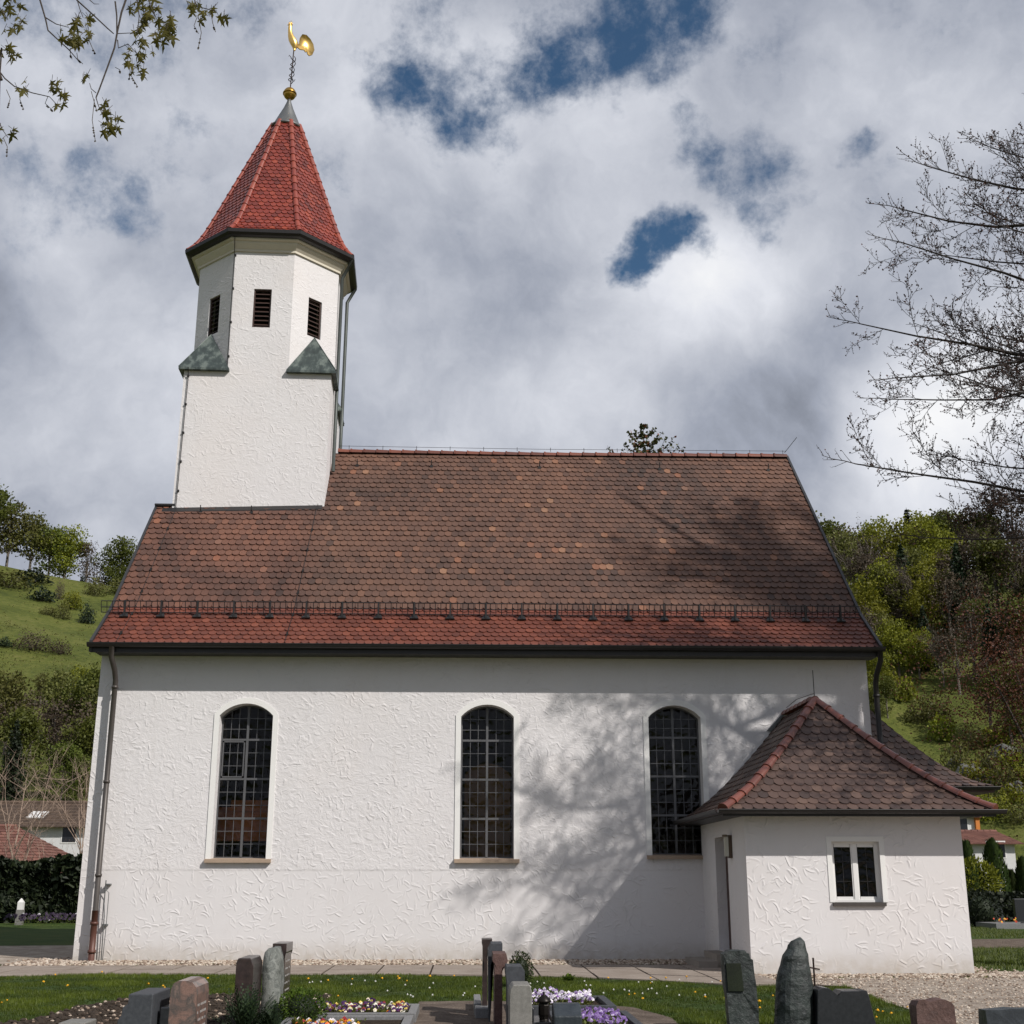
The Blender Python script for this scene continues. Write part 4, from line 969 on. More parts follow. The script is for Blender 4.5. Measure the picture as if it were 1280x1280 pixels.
# ---- east wing behind the annex
mb = MB(); mb.box(8.91, 11.25, 1.75, 10.5, -.05, 3.55); ew = part(mb, 'east_wing', M_PLA)
PE = [(0, 0), (.4, .17), (.85, .52), (1.4, 1.12), (1.9, 1.75), (2.6, 2.70)]; fe, le = flat_prof(PE)
def ewroof():
    d = MB(); EXr, EYf, EYb, EZ0 = 12.05, 1.30, 11.0, 3.66
    m1 = MB()
    def mf(x, v, h): a, z, t_ = fe(v); return Vector((x, EYf + a - t_.y * h, EZ0 + z + t_.x * h))
    def mr(x, v, h): a, z, t_ = fe(v); return Vector((EXr - a + t_.y * h, x, EZ0 + z + t_.x * h))
    tn = lambda r, k: max(0, min(1, random.gauss(.4, .25)))
    tiles(m1, mf, lambda v: (8.92, EXr - fe(v)[0]), le - .02, .18, .2, .02, tn, .03); tiles(m1, mr, lambda v: (EYf + fe(v)[0], EYb - fe(v)[0]), le - .02, .18, .2, .02, tn, .03)
    for (d0, h0), (d1, h1) in zip(PE, PE[1:]):
        h0 -= .02; h1 -= .02
        d.add([(8.92, EYf + d0, EZ0 + h0), (EXr - d0, EYf + d0, EZ0 + h0), (EXr - d1, EYf + d1, EZ0 + h1), (8.92, EYf + d1, EZ0 + h1)], [(0, 1, 2, 3)])
        d.add([(EXr - d0, EYf + d0, EZ0 + h0), (EXr - d0, EYb - d0, EZ0 + h0), (EXr - d1, EYb - d1, EZ0 + h1), (EXr - d1, EYf + d1, EZ0 + h1)], [(0, 1, 2, 3)])
        d.add([(8.92, EYb - d0, EZ0 + h0), (EXr - d0, EYb - d0, EZ0 + h0), (EXr - d1, EYb - d1, EZ0 + h1), (8.92, EYb - d1, EZ0 + h1)], [(3, 2, 1, 0)])
    d.box(8.92, EXr, EYf, EYb, EZ0 - .14, EZ0 - .05)
    d.add([(8.92, EYf + 2.6, EZ0 + 2.68), (EXr - 2.6, EYf + 2.6, EZ0 + 2.68), (EXr - 2.6, EYb - 2.6, EZ0 + 2.68), (8.92, EYb - 2.6, EZ0 + 2.68)], [(0, 1, 2, 3)])
    o = d.build('wing_roof', M_TANX); o.parent = ew; o = m1.build('wing_tile_field', M_TANX); o.parent = ew  # dark tile colour also stands in for tree shade on the wing
    g = MB(); gutter(g, (8.95, EYf - .06, EZ0 - .02), (EXr + .1, EYf - .06, EZ0 - .02), .07); gutter(g, (EXr + .07, EYf, EZ0 - .02), (EXr + .07, EYb, EZ0 - .02), .07, Vector((1, 0, 0))); o = g.build('wing_gutter', M_DARK); o.parent = ew
ewroof()

# ================================================================== GRAVES
def rough(mb_v, amp, sc, seed=0):
    o = []
    for v in mb_v:
        v = Vector(v); n = mnoise.noise_vector(v * sc + Vector((seed, seed * 2, 0))); o.append(tuple(v + n * amp))
    return o
def slab_grid(prof, y0, y1, nx=1, amp=.0, sc=4, seed=0, axis='Y'):
    """outline in X-Z extruded along Y, subdivided and roughened"""
    mb = MB(); n = len(prof); ny = 4
    vs = []
    for j in range(ny + 1):
        for a, b in prof: vs.append((a, y0 + (y1 - y0) * j / ny, b))
    fs = [(j * n + i, j * n + (i + 1) % n, (j + 1) * n + (i + 1) % n, (j + 1) * n + i) for j in range(ny) for i in range(n)]
    # caps as fans
    ca = (sum(a for a, b in prof) / n, sum(b for a, b in prof) / n)
    vs += [(ca[0], y0, ca[1]), (ca[0], y1, ca[1])]; a0 = len(vs) - 2
    fs += [((i + 1) % n, i, a0) for i in range(n)] + [(ny * n + i, ny * n + (i + 1) % n, a0 + 1) for i in range(n)]
    if amp: vs = rough(vs, amp, sc, seed)
    mb.add(vs, fs); return mb
def dense(poly, step=.05):
    o = []
    for (a, b), (c_, d_) in zip(poly, poly[1:] + poly[:1]):
        k = max(1, int(math.hypot(c_ - a, d_ - b) / step))
        for i in range(k): o.append((a + (c_ - a) * i / k, b + (d_ - b) * i / k))
    return o
def stone(name, label, prof, y0, y1, m_, amp=0, sc=4, seed=0, bevel=.012, smooth=False, cat='gravestone', group=None):
    if amp: prof = dense(prof)
    mb = slab_grid(prof, y0, y1, amp=amp, sc=sc, seed=seed)
    cx = sum(a for a, b in prof) / len(prof); cy = (y0 + y1) / 2
    o = mb.build(name, m_, None, smooth, (cx, cy, 0), 0 if amp else bevel)
    return tag(o, label, cat, group)
def X(px, Y, py=1240): return pt(px, py, Y).x
def Z(py, Y, px=640): return pt(px, py, Y).z
def engrave(st, mb, dx):
    me = st.data; bm = bmesh.new(); bm.from_mesh(me); me.materials.append(M_LETTER); mi = len(me.materials) - 1
    vs = [bm.verts.new((x + dx, y, z)) for x, y, z in mb.v]
    for f in mb.f: bm.faces.new([vs[i] for i in f]).material_index = mi
    bm.to_mesh(me); bm.free()
    for m_ in list(st.modifiers): st.modifiers.remove(m_)
# left row
Y = -14.6
a, b = X(152, Y), X(192, Y); z = Z(1241, Y)
st = stone('gravestone', 'stepped black granite gravestone left of the pink one', [(a - .03, 0), (b, 0), (b, z - .0), (a + .07, z), (a + .07, z - .09), (a + .02, z - .12), (a + .01, z - .20), (a - .02, z - .24)], Y, Y + .75, [M_GR_BLACKR])
mb = MB(); mb.box(b + .002, b + .28, Y + .15, Y + .6, .0, .16); mb.box(b + .03, b + .25, Y + .2, Y + .55, .16, z - .14)
tag(mb.build('gravestone', M_GR_BLACK, None, False, (b + .14, Y + .4, 0), .01), 'low polished black granite block between the stepped black stone and the pink stone', 'gravestone')
Y = -14.4; a, b = X(213, Y), X(241, Y); z = Z(1225, Y)
prof = [(a, 0), (b + .04, 0), (b + .04, z - .13), (b + .03, z - .06), (b - .01, z - .015), (b - .06, z), (a + .07, z), (a + .03, z - .02), (a + .005, z - .07), (a, z - .13)]
st = stone('gravestone', 'pink and grey veined granite gravestone with rounded top', prof, Y, Y + .62, M_GR_PINK, bevel=.006)
mb = MB()
for i in range(5):
    for j in range(9):
        if rnd() < .8: mb.box(.0, .003, -.22 + j * .048, -.22 + j * .048 + uni(.012, .03), .12 + i * .07, .12 + i * .07 + .022)
engrave(st, mb, b + .04 - st.location.x)
Y = -14.6; a, b = X(76, Y), X(110, Y); z = Z(1276.5, Y)
stone('gravestone', 'low grey granite stone at the lower left corner, flat topped', [(a, 0), (b, 0), (b, z), (a, z)], Y, Y + .4, M_GR_LIGHT)
Y = -12.9; a, b = X(293, Y), X(315, Y); z = Z(1197, Y)
stone('gravestone', 'dark brown granite gravestone with chamfered top left of the grey-white slab', [(a, 0), (b, 0), (b, z - .07), (b - .03, z), (a + .02, z), (a, z - .05)], Y, Y + .65, M_GR_BROWN)
Y = -12.3; a, b = X(326, Y), X(347, Y); z = Z(1185, Y)
stone('gravestone', 'rough grey-white gneiss slab standing between two dark brown stones', [(a, 0), (b + .02, 0), (b + .01, z * .5), (b - .01, z - .12), (b - .05, z - .01), (a + .07, z), (a + .03, z - .05), (a + .01, z - .2)], Y, Y + .5, M_GR_GREY, amp=.02, sc=5, seed=3, smooth=True)
Y = -11.2; a, b = X(338, Y), X(354, Y); z = Z(1179, Y)
st = stone('gravestone', 'tallest dark brown gravestone of the left row, narrow with a cap ledge', [(a, 0), (b, 0), (b, z - .12), (b + .015, z - .1), (b + .015, z), (a, z)], Y, Y + .6, M_GR_BROWN, bevel=.006)
mb = MB()
for i in range(6):
    for j in range(9):
        if rnd() < .75: mb.box(.0, .003, -.2 + j * .045, -.2 + j * .045 + uni(.012, .028), .2 + i * .085, .2 + i * .085 + .018)
engrave(st, mb, b - st.location.x)
# centre row, seen edge-on
def zz(py, Y): return Z(py, Y)
Y = -11.2; x0, x1, x2 = X(602, Y), X(615, Y), X(609, Y); z = zz(1174, Y)
stone('gravestone', 'tall narrow dark stele with small square head, farthest of the centre row', [(x0 + .01, 0), (x2, 0), (x2, z - .10), (x2 + .03, z - .08), (x1, z - .03), (x1, z), (x0, z), (x0, z - .06), (x0 + .01, z - .08)], Y, Y + .45, M_GR_BROWN, bevel=.004)
mb = MB(); mb.box(X(593, Y), X(602, Y), Y + .1, Y + 1.4, .0, .14); mb.box(X(594, Y), X(612, Y), Y - .3, Y + .1, .0, .12)
tag(mb.build('grave_kerb', M_KERB, None, False, (X(600, Y), Y, 0), .01), 'light grey granite kerb at the foot of the tall narrow stele', 'kerb')
Y = -11.9; x0, x1, x2 = X(611, Y), X(628, Y), X(613, Y); z = zz(1179, Y)
stone('gravestone', 'slim dark stone with curved overhanging top, second of the centre row', [(x0, 0), (x2, 0), (x2 + .0, z - .24), (x2 + .03, z - .17), (x1 - .05, z - .13), (x1, z - .10), (x1, z), (x0 + .03, z), (x0 - .01, z - .08)], Y, Y + .5, M_GR_BLACKR, bevel=.004)
Y = -12.5; x0, x1, x2 = X(616, Y), X(635, Y), X(628, Y); z = zz(1192, Y)
stone('gravestone', 'reddish brown stone with T-shaped head, third of the centre row', [(x0 + .02, 0), (x2, 0), (x2, z - .15), (x1 - .02, z - .12), (x1, z - .08), (x1 - .02, z), (x0, z), (x0 - .005, z - .08), (x0 + .02, z - .1)], Y, Y + .55, M_GR_REDROCK, bevel=.006)
Y = -13.1; x0, x1 = X(632, Y), X(656, Y); z = zz(1208, Y)
stone('gravestone', 'dark grey granite block with chamfered top, fourth of the centre row', [(x0 + .02, 0), (x0 + .10, 0), (x0 + .10, z - .24), (x1 - .0, z - .22), (x1, z - .05), (x1 - .03, z), (x0 + .01, z), (x0, z - .05), (x0 + .02, z - .2)], Y, Y + .5, M_GR_BLACKR, bevel=.006)
Y = -13.8; x0, x1 = X(637, Y), X(665, Y); z = zz(1231, Y)
stone('gravestone', 'light grey granite headstone with rounded shoulders, nearest of the centre row', [(x0, 0), (x1, 0), (x1, z - .07), (x1 - .02, z - .0), (x0 + .04, z), (x0 + .01, z - .04), (x0, z - .1)], Y, Y + .5, M_GR_LIGHT, bevel=.012)
mb = MB(); Y = -13.6; mb.box(X(655, Y), X(690, Y), Y + .1, Y + .8, 0, .16); mb.box(X(657, Y), X(668, Y), Y + .1, Y + .5, .16, .3)
tag(mb.build('grave_kerb', M_GR_BLACK, None, False, (X(670, Y), Y, 0), .01), 'black polished kerb block right of the light grey headstone', 'kerb')
Y = -13.9; x0, x1 = X(690, Y), X(725, Y); z = zz(1257, Y)
mb = MB(); mb.prism([(x0 + .02, Y, 0), (x0 + .02, Y + .35, 0), (x0 + .02, Y + .35, z), (x0 + .02, Y + .22, z), (x0 + .02, Y, z - .10)], (x1 - x0, 0, 0))
tag(mb.build('gravestone', M_GR_BLUE, None, False, (x0, Y, 0), .015), 'low blue-grey polished slanted headstone beside the bronze grave lantern', 'gravestone')
Y = -13.3; cx = X(680, Y); z = zz(1243, Y)
root = empty('grave_lantern', (cx, Y, 0)); tag(root, 'black bronze grave lantern with domed lid left of the slanted blue-grey stone', 'lantern')
mb = MB(); mb.lathe([(.05, 0), (.055, .03), (.022, .06), (.02, z - .3), (.045, z - .27), (.055, z - .25)], (0, 0, 0), 10); o = mb.build('lantern_base', M_BRONZE, root, True)
mb = MB(); mb.lathe([(.05, z - .25), (.062, z - .20), (.06, z - .11), (.05, z - .08)], (0, 0, 0), 8); mb.build('lantern_body', M_BRONZE, root)
mb = MB(); mb.lathe([(.08, z - .08), (.075, z - .06), (.04, z - .02), (.012, z), (.012, z + .02), (0.001, z + .025)], (0, 0, 0), 12); mb.build('lantern_lid', M_BRONZE, root, True)
# right row
Y = -13; x0, x1 = X(907, Y), X(943, Y); z = zz(1189, Y)
poly = [(x0 + .04, 0), (x1 + .04, 0), (x1 + .03, z * .5), (x1 + .0, z - .1), (x1 - .03, z - .085), (x1 - .04, z - .03), (x1 - .07, z - .02), (x1 - .08, z), (x0 + .06, z + .005), (x0 + .02, z - .02), (x0 - .01, z - .03), (x0 + .0, z * .6)]
stone('gravestone', 'dark slate slab with chipped stepped top and polished face painted with a green reflection', poly, Y, Y + .16, [M_GR_GREENBLK], amp=.012, sc=7, seed=5)
mb = MB(); mb.add([(x0 + .025, Y - .02, z - .42), (x0 + .20, Y - .02, z - .42), (x0 + .18, Y - .02, z - .13), (x0 + .015, Y - .02, z - .13), (x0 + .025, Y - .0, z - .42), (x0 + .20, Y, z - .42), (x0 + .18, Y, z - .13), (x0 + .015, Y, z - .13)], [(0, 1, 2, 3), (0, 4, 5, 1), (1, 5, 6, 2), (2, 6, 7, 3), (3, 7, 4, 0)])
M_REFLF = stonemat('green_reflection_polish', [(.010, .012, .009), (.022, .027, .016)], 5, .25, coat=.6)  # green of a reflection put into the face's base colour
o = mb.build('polished_face', M_REFLF); last = [x for x in bpy.data.objects if x.get('label', '').startswith('dark slate slab with')][0]; o.parent = last; o.location = -last.location
# menhir
Y = -13
outl = [(973, 1280), (974, 1262), (975, 1240), (977, 1222), (980, 1208), (983, 1195), (990, 1187), (992, 1180), (996, 1176), (1003, 1174), (1006, 1173), (1010, 1174), (1012, 1182), (1014, 1195), (1017, 1210), (1021, 1230), (1023, 1250), (1023, 1280)]
def menhir():
    prof = [(X(px, Y, py), Z(py, Y, px)) for px, py in outl]; zs = [0.0] + [0.1 * i for i in range(1, 10)] + [prof[10][1] - .01]
    mb = MB(); vs = []; n = 20
    def wid(z):
        L_ = [p for p in prof[:11]]; R2 = [p for p in prof[10:]]
        def it(P, z):
            P = sorted(P, key=lambda p: p[1])
            if z <= P[0][1]: return P[0][0]
            for (a, b), (c_, d_) in zip(P, P[1:]):
                if b <= z <= d_: return a + (c_ - a) * (z - b) / max(1e-6, d_ - b)
            return P[-1][0]
        return it(L_, z), it(R2, z)
    N = 26; zt = prof[10][1]
    for i in range(N + 1):
        z = zt * (i / N); l, r_ = wid(z); c_ = (l + r_) / 2; h = max(.008, (r_ - l) / 2); dp = min(.17, h * .8) + .0
        for k in range(n):
            an = 6.283 * k / n; ca, sa = math.cos(an), math.sin(an); ca = math.copysign(abs(ca) ** .8, ca)
            vs.append((c_ + h * ca, Y + .2 + dp * sa, z))
    vs2 = []
    for i, v in enumerate(vs):
        v = Vector(v); nn = mnoise.noise_vector(v * 5) * .016 + mnoise.noise_vector(v * 16) * .010; vs2.append(tuple(v + nn))
    mb.add(vs2, [(i * n + k, i * n + (k + 1) % n, (i + 1) * n + (k + 1) % n, (i + 1) * n + k) for i in range(N) for k in range(n)] + [tuple(range(N * n, N * n + n))])
    return tag(mb.build('gravestone', M_GR_GREENBLK, None, False, (X(1000, Y), Y + .2, 0)), 'tall rough pointed rock, dark green and black, standing as a gravestone', 'gravestone')
menhir()
Y = -12.6; c_ = pt(1019, 1240, Y); zt = zz(1198, Y); zc = zz(1211, Y)
mb = MB(); mb.tube([(c_.x, Y, 0), (c_.x, Y, zt)], .011, 6); mb.tube([(c_.x - .06, Y - .01, zc + .01), (c_.x + .07, Y + .01, zc - .015)], .010, 6)
tag(mb.build('iron_cross', M_IRON, None, False, (c_.x, Y, 0)), 'thin rusty iron cross right of the tall pointed rock', 'cross')
Y = -13.0; z = zz(1240, Y)
def book():
    x0, xm, x1 = X(1022, Y), X(1046, Y), X(1086, Y); mb = MB()
    top = [(x0, z + .01), (x0 + .06, z + .035), (x0 + .13, z + .03), (xm, z - .05), (xm + .06, z - .0), (xm + .14, z + .0), (x1 - .10, z + .0), (x1 - .02, z + .005), (x1 - .0, z - .05)]
    prof = [(x0 - .03, 0), (x1 + .07, 0)] + top[::-1]
    return stone('gravestone', 'black granite gravestone shaped like an open book right of the iron cross', prof, Y, Y + .3, M_GR_BLACK, bevel=.012)
book()
Y = -13.4
x0, x1 = X(1143, Y), X(1192, Y); z = zz(1252, Y)
stone('gravestone', 'rounded red-brown rough boulder gravestone on the gravel', [(x0, 0), (x1, 0), (x1 + .0, z - .07), (x1 - .03, z - .02), (x1 - .10, z + .005), (x1 - .18, z), (x0 + .16, z - .02), (x0 + .10, z), (x0 + .04, z - .01), (x0 + .01, z - .06)], Y, Y + .25, M_GR_REDROCK, amp=.015, sc=6, seed=9, smooth=False)
x0, x1 = X(1230, Y), X(1290, Y); z = zz(1264, Y)
stone('gravestone', 'low blue-grey slate gravestone at the lower right corner', [(x0, 0), (x1, 0), (x1, z), (x0 + .3, z + .005), (x0, z - .012)], Y, Y + .22, M_GR_BLUE, amp=.008, sc=6, seed=11)

# ------------------------------------------------------------------ grave beds with flowers
def ptg(px, py):
    d = ray(px, py); k = -CAMZ / d.z; return Vector((CAMX, CAMY, CAMZ)) + d * k
def kerb_frame(name, x0, x1, y0, y1, h, w_, label, m_=M_KERB):
    mb = MB(); mb.box(x0, x1, y0, y0 + w_, 0, h); mb.box(x0, x1, y1 - w_, y1, 0, h - .002); mb.box(x0, x0 + w_, y0 + w_, y1 - w_, 0, h - .001); mb.box(x1 - w_, x1, y0 + w_, y1 - w_, 0, h - .001)
    o = tag(mb.build(name, m_, None, False, ((x0 + x1) / 2, (y0 + y1) / 2, 0), .006), label, 'kerb')
    s_ = MB(); s_.box(x0 + w_ + .002, x1 - w_ - .002, y0 + w_ + .002, y1 - w_ - .002, .01, h * .6); q = s_.build('planting_soil', M_SOIL); q.parent = o; q.location = (-(x0 + x1) / 2, -(y0 + y1) / 2, 0)
    return o
def pansies(name, x0, x1, y0, y1, zb, n, stops, label, size=.026, hgt=.12, lean=0):
    mb = MB(); lv = MB()
    for i in range(n):
        x, y = uni(x0, x1), uni(y0, y1); z = zb + hgt * uni(.6, 1.15) + .05 * mnoise.noise(Vector((x * 3, y * 3, 1)))
        nrm = Vector((uni(-.6, .6), -1.0, uni(.0, 1.0))).normalized(); a = nrm.cross(Vector((0, 0, 1))).normalized(); b = a.cross(nrm)
        s_ = size * uni(.8, 1.25); t0 = rnd()
        for k in range(5):
            an = 6.283 * k / 5 + .3; c_ = Vector((x, y, z)) + (a * math.cos(an) + b * math.sin(an)) * s_ * .62 + nrm * .003 * (k % 2)
            vs = [c_ + (a * math.cos(q * 1.047) + b * math.sin(q * 1.047)) * s_ * .60 for q in range(6)]
            mb.add(vs, [tuple(range(6))], min(.999, max(0, t0 if k < 3 else (t0 + .37) % 1)))
    for i in range(n * 4):
        x, y = uni(x0, x1), uni(y0, y1); z = zb + hgt * uni(.0, .85); d = Vector((uni(-1, 1), uni(-1, 1), uni(.2, 1))).normalized(); s2 = Vector((uni(-1, 1), uni(-1, 1), 0)).normalized()
        p = Vector((x, y, z)); L_ = uni(.03, .06); lv.add([p, p + d * L_ * .5 + s2 * .014, p + d * L_, p + d * L_ * .5 - s2 * .014], [(0, 1, 2, 3)], rnd())
    cx, cy = (x0 + x1) / 2, (y0 + y1) / 2
    o = tag(mb.build(name, ptl(name + '_petals_' + label[:12], stops), None, False, (cx, cy, 0)), label, 'flowers', kind='stuff')
    l_ = lv.build('flower_leaves', M_LF_MID); l_.parent = o; l_.location = (-cx, -cy, 0)
    return o
MIXP = [(0, (.05, .015, .09)), (.28, (.75, .72, .62)), (.42, (.70, .55, .12)), (.52, (.08, .01, .10)), (.74, (.22, .02, .03)), (.86, (.75, .66, .50)), (.95, (.75, .18, .02))]
LILP = [(0, (.50, .45, .56)), (.4, (.32, .24, .44)), (.65, (.78, .74, .78)), (.9, (.16, .06, .28))]
PURP = [(0, (.20, .12, .32)), (.5, (.13, .06, .24)), (.85, (.40, .33, .50))]
BRIG = [(0, (.80, .42, .02)), (.22, (.75, .14, .01)), (.40, (.12, .12, .45)), (.52, (.70, .65, .68)), (.74, (.30, .02, .03)), (.88, (.10, .05, .25))]
a = ptg(402, 1256); b = ptg(522, 1270)
kerb_frame('grave_bed', -2.0, -.56, -11.95, -10.75, .11, .10, 'grey kerbed grave bed full of mixed pansies in the lower left centre')
pansies('pansies', -1.88, -.68, -11.8, -10.9, .05, 190, MIXP, 'mixed purple, cream and orange pansies filling the left kerbed grave bed', .019, .10)
kerb_frame('grave_bed', -2.0, -.58, -14.2, -12.15, .11, .10, 'second grey kerbed grave bed nearer the camera, with bright spring flowers')
pansies('spring_flowers', -1.85, -1.1, -13.5, -12.6, .03, 60, BRIG, 'bright yellow, orange, white and blue spring flowers in the nearer left bed', .020, .09)
kerb_frame('grave_bed', .62, 1.86, -11.35, -9.9, .13, .10, 'dark kerbed grave bed of pale lilac pansies right of the centre row', M_GR_BLACKR)
pansies('pansies', .72, 1.62, -11.1, -10.2, .07, 170, LILP, 'pale lilac and white pansies in the dark kerbed bed', .020, .13)
kerb_frame('grave_bed', 1.0, 1.95, -13.4, -11.6, .10, .09, 'nearer dark kerbed grave bed of deep purple pansies', M_GR_BLACKR)
pansies('pansies', 1.1, 1.78, -13.1, -11.9, .05, 190, PURP, 'deep violet pansies in the nearer kerbed bed', .018, .09)
def leafball(name, c_, rx, ry, rz, n, size, m_, label, cat, conical=False, parent=None, core=True, group=None, blade=1.6, kind=None):
    mb = MB()
    for i in range(n):
        d = Vector((random.gauss(0, 1), random.gauss(0, 1), random.gauss(0, 1))).normalized(); r_ = 1 - abs(random.gauss(0, .16))
        n1 = mnoise.noise(Vector(d) * 2.2 + Vector(c_)) * .22 + 1
        p = Vector((d.x * rx * r_ * n1, d.y * ry * r_ * n1, d.z * rz * r_ * n1))
        if conical: f = (1 - (p.z + rz) / (2 * rz)); k = min(1, .12 + f * 1.1); p.x *= k * 1.15; p.y *= k * 1.15
        p.z += rz
        if p.z < 0: continue
        u = (d + Vector((uni(-1, 1), uni(-1, 1), uni(-.6, 1))) * .8).normalized(); s2 = u.cross(Vector((uni(-1, 1), uni(-1, 1), uni(-1, 1)))).normalized()
        q = size * uni(.6, 1.3); mb.add([p, p + u * q * .5 * blade + s2 * q * .4, p + u * q * blade, p + u * q * .5 * blade - s2 * q * .4], [(0, 1, 2, 3)], max(0, min(1, .5 + .35 * mnoise.noise(p * 3) + random.gauss(0, .18))))
    o = mb.build(name, m_); o.location = c_
    if core:
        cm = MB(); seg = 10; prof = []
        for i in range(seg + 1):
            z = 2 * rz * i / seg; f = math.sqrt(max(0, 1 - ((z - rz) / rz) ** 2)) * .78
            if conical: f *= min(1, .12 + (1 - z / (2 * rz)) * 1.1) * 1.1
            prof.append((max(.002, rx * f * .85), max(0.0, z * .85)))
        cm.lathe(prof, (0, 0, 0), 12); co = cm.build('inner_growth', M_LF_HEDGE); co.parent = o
    return tag(o, label, cat, group, kind)
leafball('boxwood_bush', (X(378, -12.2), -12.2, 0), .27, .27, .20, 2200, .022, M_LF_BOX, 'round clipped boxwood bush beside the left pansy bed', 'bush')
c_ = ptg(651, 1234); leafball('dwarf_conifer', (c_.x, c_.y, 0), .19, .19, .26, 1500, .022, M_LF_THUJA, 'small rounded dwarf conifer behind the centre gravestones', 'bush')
def fern(c_, n, hh, label, nm='juniper_bush', m_=M_LF_DARK):
    mb = MB()
    for i in range(n):
        a = rnd() * 6.28; el = uni(.5, 1.45); L_ = hh * uni(.6, 1.05); d = Vector((math.cos(a) * math.cos(el), math.sin(a) * math.cos(el), math.sin(el))); s2 = d.cross(Vector((0, 0, 1))).normalized()
        mb.tube([Vector(c_) + d * L_ * k / 3 + Vector((0, 0, -.04 * (k / 3) ** 2)) for k in range(4)], [.006, .005, .004, .002], 3, .3, caps=False)
        for k in range(14):
            p = Vector(c_) + d * L_ * (.2 + .8 * k / 13); sg = 1 if k % 2 else -1; u = (s2 * sg * .7 + d * .9 + Vector((0, 0, uni(-.2, .3)))).normalized(); l = .085 * (1.1 - k / 16)
            q = u.cross(d).normalized().cross(u) * .012; mb.add([p, p + u * l * .5 + q, p + u * l, p + u * l * .5 - q], [(0, 1, 2, 3)], rnd())
    return tag(mb.build(nm, m_, None, False, tuple(c_)), label, 'shrub')
fern((-2.32, -13.3, 0), 70, .52, 'dark green feathery juniper in front of the dark brown and grey stones')
fern((-2.05, -13.2, 0), 34, .36, 'smaller feathery juniper between the grey slab and the boxwood')
fern((-1.75, -13.3, 0), 40, .20, 'pale green lavender tuft at the corner of the left flower bed', 'lavender_tuft', M_LF_MID)
fern((.72, -9.9, 0), 26, .26, 'spiky green leafed plant at the left end of the lilac pansy bed', 'daylily', M_LF_BOX)
c_ = ptg(712, 1228); fern((c_.x, c_.y + .1, 0), 22, .13, 'bright grass weed growing at the edge of the paving', 'weed', M_LF_BOX)

# ------------------------------------------------------------------ grass
EXCL = [SOILP, [(-2.0, -14.5), (-2.0, -10.7), (-.54, -10.7), (-.54, -14.5)], [(-.64, -14.5), (-.62, -9.25), (.2, -9.15), (.92, -9.35), (.92, -14.5)], [(.58, -14.5), (.58, -9.85), (1.9, -9.85), (2.0, -14.5)], [(1.8, -14.5), (1.86, -9.9), (2.2, -10.2), (2.5, -11.5), (2.4, -14.5)]]
mb = MB(); cnt = 0
LP2 = lawn_poly
while cnt < 42000:
    y = uni(-13.2, -3.7); x = uni(-9.2, 6.0)
    if abs(x) > (y - CAMY) * .43 + .3 or not inpoly(x, y + .05, LP2) or any(inpoly(x, y, e) for e in EXCL): continue
    if y > -4.9 and rnd() < .35 and x < 3: continue
    cnt += 1
    g = mnoise.noise(Vector((x * .8, y * .8, 2))); g2 = mnoise.noise(Vector((x * 3, y * 3, 7)))
    hh = (.040 + .028 * g + .02 * g2) * uni(.7, 1.3)
    if g < -.25: hh *= .6
    for k in range(4):
        a = rnd() * 6.28; bx, by = x + uni(-.03, .03), y + uni(-.03, .03); w_ = uni(.003, .006); lx, ly = uni(-.5, .5) * hh, uni(-.5, .5) * hh
        mb.add([(bx - w_ * math.cos(a), by - w_ * math.sin(a), .0), (bx + w_ * math.cos(a), by + w_ * math.sin(a), .0), (bx + lx, by + ly, max(.012, hh))], [(0, 1, 2)], max(0, min(1, .42 + .8 * g + .45 * g2 + uni(-.15, .15))))  # patchy tone; its darker patches also stand in for tree shadow
tag(mb.build('grass', M_GRASSB), 'short green lawn grass between the paved path and the graves', 'grass', kind='stuff')
# grass on the right behind the annex and at left beyond gravel
mb = MB()
for i in range(9000):
    if rnd() < .6: x, y = uni(9.5, 14.5), uni(-3.3, 4.2)
    else: x, y = uni(11, 18), uni(9.8, 18)
    if x > 9.6 and y < -.35 * (x - 9.6) - 3.2 + 0: continue
    for k in range(3):
        bx, by = x + uni(-.05, .05), y + uni(-.05, .05); w_ = .009; hh = uni(.04, .09); mb.add([(bx - w_, by, 0), (bx + w_, by, 0), (bx + uni(-.04, .04), by + uni(-.04, .04), hh)], [(0, 1, 2)], rnd())
tag(mb.build('grass', M_GRASSB), 'rough grass strip on the lawn behind the annex', 'grass', kind='stuff')
sheet('lawn', [(9.3, -3.0), (10.2, -3.7), (12, -4.45), (16, -6.8), (30, -9), (30, 3.9), (16, 4.1), (9.6, 4.4)], .005, M_LAWN)
sheet('lawn', [(9.6, 8.3), (16, 9.6), (40, 13.6), (40, 36), (9.6, 36)], .005, M_LAWN)
sheet('lawn', [(-40, 5), (-22, 4.6), (-12.5, 6.3), (-8.1, 6.7), (-8.1, 34), (-40, 34)], .005, M_LAWN)
sheet('lawn', [(-22, -2.3), (-9.5, -1.3), (-9.9, -2.3), (-12.3, -3.3), (-14, -5.8), (-22, -5.8)], .005, M_LAWN)
